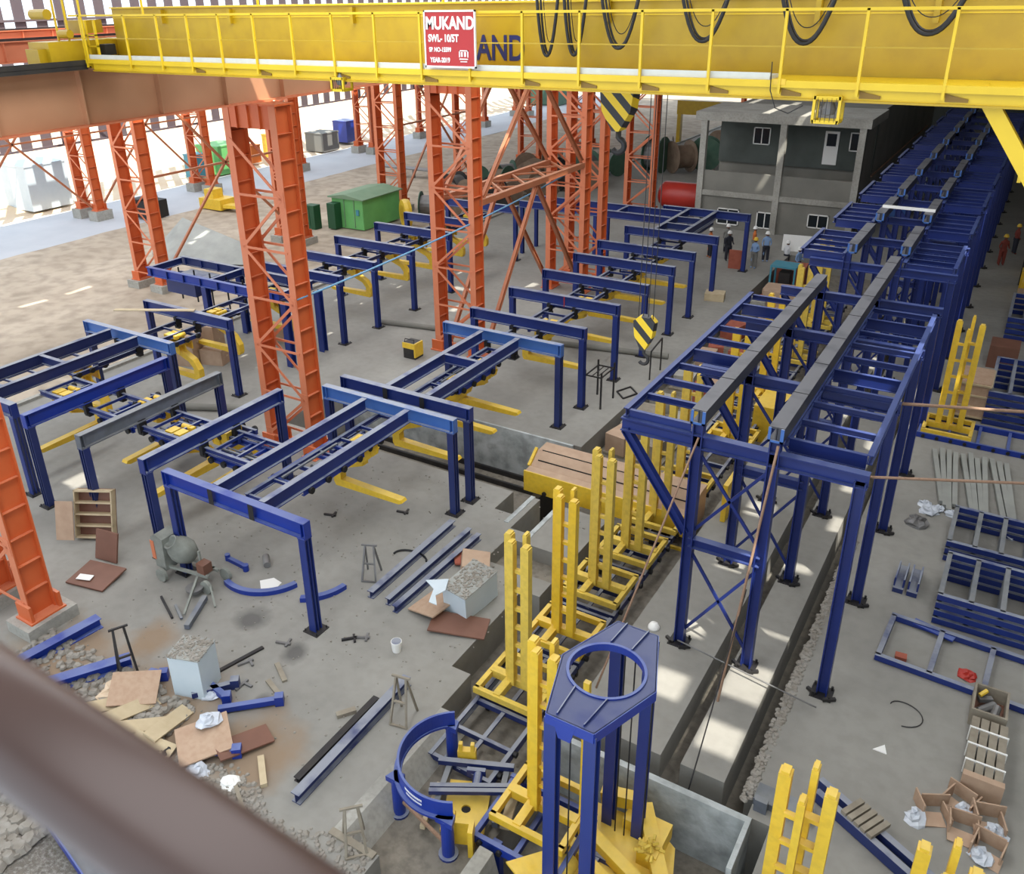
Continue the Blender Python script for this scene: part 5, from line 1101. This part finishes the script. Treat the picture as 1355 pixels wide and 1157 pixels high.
# bucket, stands, scraps
bk = thing('bucket', 'white paint bucket with blue contents on the floor', 'bucket', (-11.25, 13.2, 0))
obj('bucket_body', MB().lathe((-11.25, 13.2, 0), [(.11, 0), (.14, .3)], 16), WHITE, bk); obj('paint', MB().lathe((-11.25, 13.2, .3), [(.125, 0), (.125, .006)], 16), BLUE2, bk)
for i, (x, y, a) in enumerate([(-13.9, 11.9, .3), (-12.55, 12.9, .8), (-12.3, 13.1, .5), (-16.9, 17.1, .3), (-14.2, 10.9, 1.1), (-15.0, 18.4, .2), (-13.7, 10.3, 1.6)]):
    one('scrap_piece', MB().cbox((x, y, .03), (.4, .06, .06), a).cbox((x + .1, y + .08, .03), (.06, .3, .05), a), DARK if i % 2 else STEEL, 'small metal offcut, ' + ['near the paint-marked floor', 'beside the white bucket', 'behind the white bucket', 'under the yellow hook arm', 'below the curved channel', 'beyond the banded portal', 'above the timber scraps'][i], 'offcut', 'small metal offcuts on the floor')
def astand(lab, x, y, h, rz, m=STEEL):
    t = thing('floor_stand', lab, 'stand', (x, y, 0)); c, s = math.cos(rz), math.sin(rz)
    P = lambda a, b, z: (x + a * c - b * s, y + a * s + b * c, z)
    for a in (-.2, .2): obj('leg', MB().bar(P(a, -.3, 0), P(a * .6, 0, h), .05, .04), m, t); obj('leg', MB().bar(P(a, .3, 0), P(a * .6, 0, h), .05, .04), m, t)
    for q, zz, aa in ((0, h, .22), (-.3, .03, .2), (-.15, h * .5, .17)): obj('crossbar', MB().bar(P(-aa, q, zz), P(aa, q, zz), .045, .045), m, t)
astand('thin A-frame stand beside the lying navy beams', -13.75, 15.3, 1.05, .4)
astand('rusty floor stand next to the sand mound', -16.3, 9.1, 1.5, 1.1, MATS['dark_steel'])
astand('tall floor stand at the end of the long navy beam', -9.75, 11.5, 1.2, .2, MATS['weathered_timber'])
astand('tubular stand at the gravel edge near the ring stand', -8.6, 8.4, 1.0, .8, WOODG)
one('bent_hose', MB().tube([(-13.3 + .55 * math.cos(a), 16.5 + .35 * math.sin(a), .04) for a in [math.radians(d) for d in range(20, 190, 14)]], .03, 8), BLK, 'bent black hose lying beside the A-frame stand', 'hose', None, True)
# welding machine, pipe along the floor, caged stand
wm = thing('welding_machine', 'small yellow and grey welding machine on the open floor', 'machine', (-22.5, 29.2, 0))
obj('body', MB().box(-22.85, -22.2, 28.9, 29.5, .0, .75), DARK, wm); obj('panel', MB().box(-22.25, -22.18, 28.88, 29.5, .1, .76).box(-22.87, -22.2, 28.86, 28.9, .5, .76), YEL, wm); obj('handle', MB().tube([(-22.8, 28.95, .75), (-22.8, 29.0, .9), (-22.3, 29.0, .9), (-22.3, 28.95, .75)], .02), BLK, wm)
one('floor_pipe', MB().cyl((-27.6, 19.9, .14), (-24.6, 21.4, .14), .14, 14), CONB, 'grey concrete pipe lying from portal foot to the lattice column', 'pipe')
one('floor_pipe', MB().cyl((-26.6, 31.9, .12), (-12.4, 34.6, .12), .13, 14), CONB, 'long grey pipe laid across the floor behind the hook block', 'pipe')
cg = thing('caged_stand', 'square tubular stand beside the navy portal leg', 'stand', (-13.1, 29.0, 0))
for x in (-13.5, -12.8):
    for y in (28.4, 29.6): obj('leg', MB().box(x - .03, x + .03, y - .03, y + .03, 0, 1.55), DARK, cg)
obj('shelf_grid', MB().box(-13.5, -12.8, 28.4, 28.44, 1.3, 1.35).box(-13.5, -12.8, 29.56, 29.6, 1.3, 1.35).box(-13.5, -13.46, 28.4, 29.6, 1.3, 1.35).box(-12.84, -12.8, 28.4, 29.6, 1.3, 1.35).box(-13.25, -13.22, 28.4, 29.6, 1.3, 1.33).box(-13.03, -13.0, 28.4, 29.6, 1.3, 1.33), DARK, cg)
one('square_frame', MB().bar((-12.9, 30.2, .04), (-12.4, 29.7, .04), .05, .05).bar((-12.9, 30.2, .04), (-12.6, 30.9, .04), .05, .05).bar((-12.4, 29.7, .04), (-12.1, 30.4, .04), .05, .05).bar((-12.6, 30.9, .04), (-12.1, 30.4, .04), .05, .05), DARK, 'square angle frame lying at the platform edge', 'frame')
for i, (x, y) in enumerate([(-12.3, 32.2), (-12.3, 33.4)]): pass
gd = thing('edge_guard', 'tall bent guard frame on the platform edge past the hook block', 'guard', (-12.2, 33, 0))
obj('guard_post', MB().box(-12.25, -12.2, 32.0, 32.05, 0, 1.3).box(-12.25, -12.2, 33.2, 33.25, 0, 1.5), DARK, gd); obj('guard_bar', MB().bar((-12.22, 32.0, 1.3), (-12.22, 33.2, 1.5), .05, .05), DARK, gd)
# stacked cartons near outer row, crates in pit
def carton(x, y, z, w, d, h, m, lab, grp, rz=0):
    t = thing('carton', lab, 'carton', (x, y, z), grp)
    obj('box_body', MB().cbox((x, y, z + h / 2), (w, d, h), rz), m, t)
    obj('batten', MB().cbox((x, y, z + h * .97), (w + .04, .1, .05), rz).cbox((x, y, z + h * .5), (w + .05, .09, .06), rz), WOOD, t)
gcx = 'cartons stacked beside the outer portal'
for i, (x, y, z, lab) in enumerate([(-31.0, 23.6, 0, 'lower carton of the stack nearest the curved hook'), (-31.0, 23.6, .7, 'upper carton of the stack nearest the curved hook'), (-30.0, 24.3, 0, 'carton beside the blue portal leg at the stack'), (-31.2, 25.0, 0, 'carton at the back of the stack'), (-31.2, 25.0, .7, 'upper carton at the back of the stack'), (-29.2, 28.0, 0, 'lone brown carton behind the tall lattice column')]): carton(x, y, z, 1.1, .9, .7, CRATE if i != 5 else PLY, lab, gcx, .3)
rnd = random.Random(11)
names = ['bricks', 'pale boards', 'packed parts', 'cloth-wrapped parts', 'timber offcuts', 'grey blocks']
k = 0
for y in [27.2 + 1.35 * i for i in range(17)]:
    for x in (-11.3, -10.1):
        if rnd.random() < .2: continue
        m = rnd.choice([BRICK, CRATE, PLY, WOODG, CRATE, CONL]); s = rnd.uniform(.45, .8)
        t = thing('pallet_load', 'low load of %s on the pit floor, %s from the trench' % (rnd.choice(names), ORD[min(19, k)]), 'pallet load', (x, y, -.9), 'loads on the pit floor beside the platform')
        obj('load', MB().cbox((x, y, -.9 + .1 + s / 2), (rnd.uniform(.7, 1.0), rnd.uniform(.8, 1.1), s), rnd.uniform(-.3, .3)), m, t); obj('pallet', MB().cbox((x, y, -.85), (1.1, 1.1, .1), 0), WOODG, t); k += 1
for i, (x, y, w, d) in enumerate([(-11.0, 50.3, 1.6, 1.2), (-10.3, 45.6, 1.8, 1.6)]): one('carton_stack', MB().cbox((x, y, -.9 + .7), (w, d, 1.4), .1), CRATE if i else BRICK, ['brick-red stack close to the workers', 'pale carton stack in the pit below the workers'][i], 'stack')
bkst = one('brick_lattice', MB().cbox((-14.1, 49.6, .55), (.8, .15, 1.1), .1), BRICK, 'red-brown latticed panel standing next to the workers', 'panel')
one('floor_crate', MB().cbox((-13.3, 43.6, .2), (1.0, .8, .4), .2), WOOD, 'low wooden crate on the platform near the far portal legs', 'crate')
board('white printed board leaning in the pit near the teal machine', (-11.7, 55.0), (2.2, .08, 1.9), 8, WHITE, (-.2, 0), -.9, 'white_board', 'board')
board('second white board beside the printed one', (-10.4, 54.9), (1.0, .08, 1.1), -4, WHITE, (-.2, 0), -.9, 'white_board', 'board')
tm = thing('teal_machine', 'teal framed machine with dark motor in the pit by the workers', 'machine', (-10.8, 48.5, -.9))
for x in (-11.6, -10.3):
    for y in (47.9, 49.0): obj('leg', MB().box(x - .05, x + .05, y - .05, y + .05, -.9, .9), TEAL, tm)
obj('top_frame', MB().box(-11.65, -10.25, 47.85, 49.05, .9, 1.0), TEAL, tm); obj('motor', MB().box(-11.2, -10.6, 48.1, 48.8, -.3, .6), DARK, tm)
# long yellow box machine crossing the trench line
ym = thing('box_furnace', 'long yellow boxed machine body with dusty sloping cover', 'machine', (-10.5, 22.5, -1.3))
Rz = Matrix(((0, 0, 1, 0), (1, 0, 0, 0), (0, 1, 0, 0), (0, 0, 0, 1)))
obj('side_panel', MB().box(-12.7, -6.9, 22.15, 22.22, -.4, .36), YEL, ym)
obj('cover', MB().prism([(22.2, .36), (22.5, .38), (22.55, .3), (23.1, .72), (23.7, .74), (23.7, -.4), (22.2, -.4)], -12.66, -6.9, Rz), CRATE, ym)
obj('cover_edge', MB().prism([(22.5, .4), (23.06, .82), (23.1, .74), (22.55, .32)], -12.76, -12.66, Rz), YEL, ym)
obj('seam', MB().box(-12.5, -7.0, 22.78, 22.8, .48, .52).box(-12.5, -7.0, 23.1, 23.12, .71, .75), BLK, ym)
ph = MB()
for i in range(8): ph.cyl((-11.9 + i * .6, 22.1, -.32), (-11.9 + i * .6, 22.16, -.32), .08, 12)
obj('porthole', ph, DARK, ym)
obj('lower_beam', MB().box(-11.4, -6.9, 21.9, 22.0, -.8, -.66).box(-11.4, -6.9, 21.6, 21.8, -1.3, -1.0), YEL, ym)
obj('stand', MB().box(-12.3, -12.0, 21.8, 23.2, -1.9, -.4).box(-8, -7.7, 21.8, 23.2, -.75, -.4), DARK, ym)
one('trench_rail', MB().box(-21, -12.7, 24.1, 24.2, -1.9, -1.7).box(-21, -12.7, 24.8, 24.9, -1.9, -1.7), DARK, 'dark steel rails lying on the trench floor', 'rail')
for i, (x0, x1, y0, y1, lab) in enumerate([(-11.95, -11.8, 19.6, 21.35, 'concrete divider wall between two small pits'), (-10.95, -10.8, 19.0, 21.35, 'concrete divider wall nearest the masts'), ]):
    one('divider_wall', MB().box(x0, x1, y0, y1, -1.0, .02), CONW, lab, 'concrete wall')
one('machine_block', MB().box(-7.4, -6.0, 30.5, 33.0, -.9, .6), YEL, 'yellow machine block deep beneath the rack', 'machine')
one('yellow_guard', MB().box(-6.2, -6.05, 23.0, 24.3, -.75, 1.3), YEL, 'tall rounded yellow guard panel beyond the first rack frame', 'guard')
# pit wall panel by the tower, channels
one('pit_wall_panel', MB().box(-6.5, -2.2, 12.75, 12.9, -1.6, .06).box(-2.3, -2.2, 11.6, 12.75, -1.6, .06), CONW, 'streaked concrete pit wall beside the tower', 'concrete wall')
one('trench_lining', MB().box(-22.9, -12.35, 25.1, 25.19, -1.9, .01), CONW, 'streaked concrete face of the deep trench', 'concrete wall')
one('kerb_block', MB().box(-9.2, -8.1, 8.3, 8.45, -.5, .05), WOODG, 'pale timber edge board between the gravel and the ring stand pit', 'kerb')
one('concrete_ledge', MB().prism([(-9.2, 0), (-8.95, 0), (-8.55, -.5), (-9.2, -.5)], 8.45, 12.2, Matrix(((1, 0, 0, 0), (0, 0, 1, 0), (0, 1, 0, 0), (0, 0, 0, 1)))), CONL, 'sloped concrete bank beside the blue ring stand', 'bank')
one('concrete_ledge', MB().prism([(-6.55, -.1), (-6.25, -.1), (-5.9, -1.6), (-6.55, -1.6)], 5.0, 9.7, Matrix(((1, 0, 0, 0), (0, 0, 1, 0), (0, 1, 0, 0), (0, 0, 0, 1)))), CONL, 'thick rounded concrete bank below the tower frame', 'bank')
one('edge_channel', MB().box(-2.3, -1.2, 13.3, 13.75, .0, .16).box(-2.25, -2.0, 13.15, 13.3, 0, .3), GREYB, 'grey channel pieces at the corner of the pit', 'channel')
ls = thing('long_trough', 'long blue twin-rail trough with timber packing at the lower edge', 'trough', (0, 13.4, 0))
for dy in (0, .55): obj('trough_rail', MB().channel((-1.25, 14.05 + dy * .6, .15), (1.6, 12.55 + dy * .6, .15), .25, .14, .02), BLUE2, ls)
obj('trough_bed', MB().bar((-1.2, 14.2, .05), (1.6, 12.7, .05), .3, .05), BLUE2, ls)
obj('slot', MB().bar((-.2, 13.7, .09), (1.6, 12.73, .09), .1, .04), BLK, ls)
pk = MB()
for i in range(5): pk.cbox((-.55 + i * .13, 13.95 - i * .07, .32), (.11, .55, .08), -.5)
obj('timber_packing', pk, WOODG, ls)

# ------------------------------------------------------------ right-hand side
def ladder_frame(lab, x0, x1, y0, y1, z, n, m=BLUE, top=GREYB, h=.16, rz=0, grp=None):
    t = thing('ladder_rack', lab, 'steel frame', ((x0 + x1) / 2, (y0 + y1) / 2, z), grp)
    c = Vector(((x0 + x1) / 2, (y0 + y1) / 2, 0)); R = Matrix.Rotation(rz, 3, 'Z')
    def q(p): v = R @ (Vector(p) - c) + c; return (v.x, v.y, p[2])
    for y in (y0, y1): obj('long_channel', MB().channel(q((x0, y, z + h / 2)), q((x1, y, z + h / 2)), h, .13, .02), m, t)
    for i in range(n): x = x0 + .06 + (x1 - x0 - .12) * i / (n - 1); obj('cross_channel', MB().channel(q((x, y0, z + h / 2)), q((x, y1, z + h / 2)), h, .12, .02), top, t)
    return t
gf = 'stacked blue frames beside the aisle'
gA = ['bottom', 'middle', 'top']
for i in range(3): ladder_frame('blue frame with grey bars, %s of the stack by the profile bundle' % gA[i], -.1, 1.95, 24.3, 26.4, .02 + i * .24, 4, grp=gf)
for i in range(4): ladder_frame('blue frame with grey bars, %s of the stack next to the floor ladder frame' % ['bottom', 'second', 'third', 'top'][i], .0, 2.9, 21.2, 23.3, .02 + i * .24, 5, grp=gf)
ladder_frame('large blue ladder frame lying flat on the floor', -.95, 2.6, 18.9, 20.7, .02, 4, BLUE, BLUE2, .15, -.05)
for i in range(5): ladder_frame('navy tray, %s from the bottom of the tray stack by the dark carton' % ORD[i], .05, 2.0, 34.4, 38.2, .02 + i * .28, 4, BLUE, BLUE2, .2, 0, 'navy trays stacked on the far aisle side')
for i in range(4): ladder_frame('navy tray, %s from the bottom of the farther tray stack' % ORD[i], .1, 2.0, 44.5, 48.5, .02 + i * .28, 4, BLUE, BLUE2, .2, 0, 'navy trays stacked on the far aisle side')
for i in range(7): one('yellow_beam', MB().box(.25 + .1 * (i % 2), 2.3, 49.5 + i * 1.5, 50.4 + i * 1.5, .02, .8 + .15 * (i % 3)), YEL if i % 3 else PLY, 'yellow part in the aisle store, %s counted from the navy trays' % ORD[i], 'yellow part', 'yellow parts stored along the aisle')
one('dark_carton', MB().cbox((.25, 41.0, .5), (1.1, 1.2, 1.0), 0), PLYD, 'dark carton behind the nearer tray stack', 'carton')
one('black_box', MB().cbox((.9, 54, 1.1), (1.4, 1.2, 2.0), 0), BLK, 'black box at the aisle side far back', 'box')
# carton pallet by mast
cs = thing('pallet_cartons', 'brown carton pallet with timber battens behind the tall yellow mast', 'cartons', (-.35, 35, 0))
obj('cartons', MB().box(-.95, .1, 34.5, 36.2, .1, 1.5), PLY, cs)
m = MB()
for z in (.1, .5, .95, 1.4): m.box(-.97, .12, 34.45, 34.5, z, z + .07).box(.1, .14, 34.5, 36.2, z, z + .07)
obj('batten', m, WOOD, cs)
# conveyor under right mast
xframe('blue roller conveyor with black wheels beneath the tall yellow mast', -1.9, 3.0, 32.1, 33.7, .2, PURE, 6)
# profile bundles
pr = [(-1.15 + .22 * i, 31.0 + .1 * (i % 3), -.05 * (i % 4 - 1)) for i in range(11)]
for i, (x, y, a) in enumerate(pr):
    L = 3.6 + .3 * (i % 3); x1 = x + .55 + a * 2; one('aluminium_profile', MB().bar((x, y, .12 + .05 * (i % 2)), (x1, y - L, .1), .15, .12), TARP, 'wrapped grey steel profile, %s from the rack side' % ORD[i], 'steel profile', 'grey steel profiles laid across the aisle')
for i in range(7): blob('crumpled wrapping at profile ends, %s from the rack side' % ORD[i], (-.95 + .4 * i, 27.2 - .12 * i, .0), .2, PLAS, 20 + i, 'wrapping_bundle', 'wrapping', .7)
blob('grey wrapped part bundle on the floor next to the profiles', (-1.0, 25.9, 0), .35, STEEL, 41, 'wrapped_bundle', 'bundle', .6); blob('wrapped fittings beside the grey bundle', (-.75, 26.8, 0), .3, PLAS, 42, 'wrapped_bundle', 'bundle', .6)
for i, (x, lab) in enumerate([(-.95, 'navy bearing bracket nearest the rack'), (-.6, 'navy bearing bracket with upright plate')]):
    t = thing('bearing_bracket', lab, 'bracket', (x, 22.5, 0)); obj('bracket_base', MB().box(x - .13, x + .13, 22.0, 23.2, 0, .14), BLUE2, t); obj('bracket_cheek', MB().box(x - .13, x - .09, 22.1, 23.0, .14, .4).box(x + .09, x + .13, 22.1, 23.0, .14, .4), BLUE, t)
one('brick', MB().cbox((-.45, 19.3, .06), (.26, .2, .12), .1), BRICK, 'red brick on the floor beside the large ladder frame', 'brick')
blob('red hose coil inside the large ladder frame', (1.0, 19.5, 0), .22, RED, 51, 'red_hose_coil', 'hose', .4)
one('floor_cable', MB().tube([(-.05 - .35 * math.cos(q * .3), 17.6 + .28 * math.sin(q * .3) - .02 * q, .02) for q in range(17)], .012, 6), DARK, 'thin cable squiggle on the aisle floor', 'cable', None, True)
one('paper_scrap', MB().prism([(-.5, 16.0), (-.3, 16.25), (-.22, 16.0)], 0, .02), WHITE, 'white paper scrap on the aisle floor', 'paper')
one('blue_sheet', MB().cbox((.1, 20.7, .12), (1.0, .25, .04), -.25), PURE, 'bright blue strip at the foot of the frame stack', 'strip')
# tool crate and roller crate
tc = thing('tool_crate', 'open timber crate of tools with yellow grip', 'crate', (1.5, 18.3, 0))
obj('crate_wall', MB().box(1.15, 1.85, 17.85, 17.9, 0, .45).box(1.15, 1.85, 18.75, 18.8, 0, .45).box(1.15, 1.2, 17.9, 18.75, 0, .45).box(1.8, 1.85, 17.9, 18.75, 0, .45), WOODG, tc); obj('crate_floor', MB().box(1.2, 1.8, 17.9, 18.75, 0, .08), PLYD, tc)
obj('tool_contents', MB().cyl((1.3, 18.1, .2), (1.6, 18.5, .2), .1, 10).cyl((1.6, 18.0, .2), (1.65, 18.4, .25), .09, 10).cbox((1.4, 18.55, .25), (.3, .12, .1), .5), STEEL, tc); obj('yellow_grip', MB().cyl((1.28, 18.5, .35), (1.4, 18.65, .42), .05, 8), YEL, tc)
rc = thing('slatted_crate', 'long grey slatted crate with white straps', 'crate', (1.6, 16.8, 0))
m = MB()
for i in range(4): m.box(1.2 + i * .18, 1.35 + i * .18, 15.9, 17.7, .05, .4)
obj('slats', m, WOODG, rc)
for y in (16.3, 16.8, 17.3): obj('strap', MB().box(1.18, 1.92, y, y + .04, .03, .42), WHITE, rc)
obj('end_board', MB().box(1.18, 1.92, 15.75, 15.9, 0, .5), CRATE, rc)
for i, (x, y, r) in enumerate([(.8, 14.9, .5), (1.25, 15.4, -.4), (1.75, 15.2, .3), (1.35, 14.75, .1), (1.8, 14.5, -.2)]):
    t = thing('torn_carton', 'torn brown carton, ' + ['nearest the blue trough', 'below the slatted crate', 'with white film, far side', 'flattened in the middle', 'at the lower end of the pile'][i], 'carton', (x, y, 0), 'torn cartons below the slatted crate'); R = r
    obj('carton_wall', MB().cbox((x, y + .22, .16), (.55, .03, .32), R).cbox((x - .25, y, .16), (.03, .45, .32), R).cbox((x + .25, y, .12), (.03, .45, .24), R), MATS['plywood'], t); obj('carton_flap', MB().cbox((x, y - .2, .05), (.5, .3, .02), R, (.2, .1)), CRATE, t)
for i, (x, y) in enumerate([(.55, 14.6), (1.35, 15.2), (1.9, 15.0), (1.7, 14.3)]): blob('white plastic film around a torn carton, ' + ['nearest the trough', 'in the middle', 'far side', 'lower end'][i], (x, y, 0), .22, PLAS, 60 + i, 'plastic_film', 'plastic wrap', .9)
# ropes
def rope(lab, a, b, r, m, sag=0, nm='rope', grp=None):
    a = Vector(a); b = Vector(b); pts = [a.lerp(b, i / 12) - Vector((0, 0, sag * (1 - (2 * i / 12 - 1) ** 2))) for i in range(13)]
    return one(nm, MB().tube(pts, r, 6), m, lab, 'rope', grp, True)
rope('light blue rope stretched from the lattice column toward the brace truss', (-20.0, 19.7, 5.9), (-20.2, 41.0, 6.8), .035, CYAN, .25)
rope('brown guy rope tied to the near outer rack post', (-5.25, 17.0, 5.9), (-6.4, 14.6, 0.0), .025, ROPE)
rope('brown guy rope twisted down the middle rack post', (-3.5, 16.9, 6.2), (-3.85, 15.5, -.8), .03, ROPE)
rope('thin guy rope from middle rack post down to the pit', (-3.7, 16.6, 2.6), (-3.55, 13.0, -.2), .015, DARK)
rope('long brown cable running from the near rack corner to the aisle', (-1.8, 17.3, 5.75), (3.5, 20.5, 5.4), .03, ROPE)
rope('long brown cable running from the rack over the yellow mast', (-1.7, 21.3, 5.8), (4.5, 25.0, 5.2), .04, ROPE)
rope('grey cable stretched along the floor past the rack feet', (-5.3, 17.0, .15), (-1.8, 16.4, .2), .02, STEEL)
one('leaning_board_strip', MB().bar((-31.3, 20.6, 3.4), (-28.3, 22.2, 3.4), .22, .04), WOOD, 'pale timber strip laid across the outer track', 'plank')
one('white_helmet', MB().lathe((-6.05, 17.3, .0), [(.16, 0), (.15, .05), (.1, .14), (.02, .17)], 14), WHITE, 'white and blue helmet resting near the mast line', 'helmet', None, True)
# far clutter behind the drums / under far rack
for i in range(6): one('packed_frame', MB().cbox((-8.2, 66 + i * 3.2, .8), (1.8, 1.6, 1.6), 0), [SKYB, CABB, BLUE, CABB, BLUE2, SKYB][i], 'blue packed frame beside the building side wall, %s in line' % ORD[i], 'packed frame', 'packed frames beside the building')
one('far_duct', MB().cyl((-12, 112, 6), (-2, 112, 6), .9, 16).cyl((-8, 112, 6), (-8, 112, 10), .7, 16), CONB, 'dusty duct pipes in the dark far end of the hall', 'duct')
one('dark_partition', MB().box(-14.5, -9.9, 95, 95.3, 0, 9), GLASS, 'dark partition behind the concrete building', 'partition')

# ------------------------------------------------------------ handrail in front of the camera
def at(px, py, d): v = ray_dir(px, py); return Vector((0, 0, 15)) + v * d
a = at(0, 945, .43); b = at(300, 1160, .375); dr = (b - a)
hr = thing('handrail_pipe', 'thick brown painted handrail pipe crossing the near corner', 'handrail', tuple(a - dr * 2))
obj('pipe', MB().cyl(a - dr * 2.0, b + dr * 1.2, .0262, 40), PIPE, hr, True)
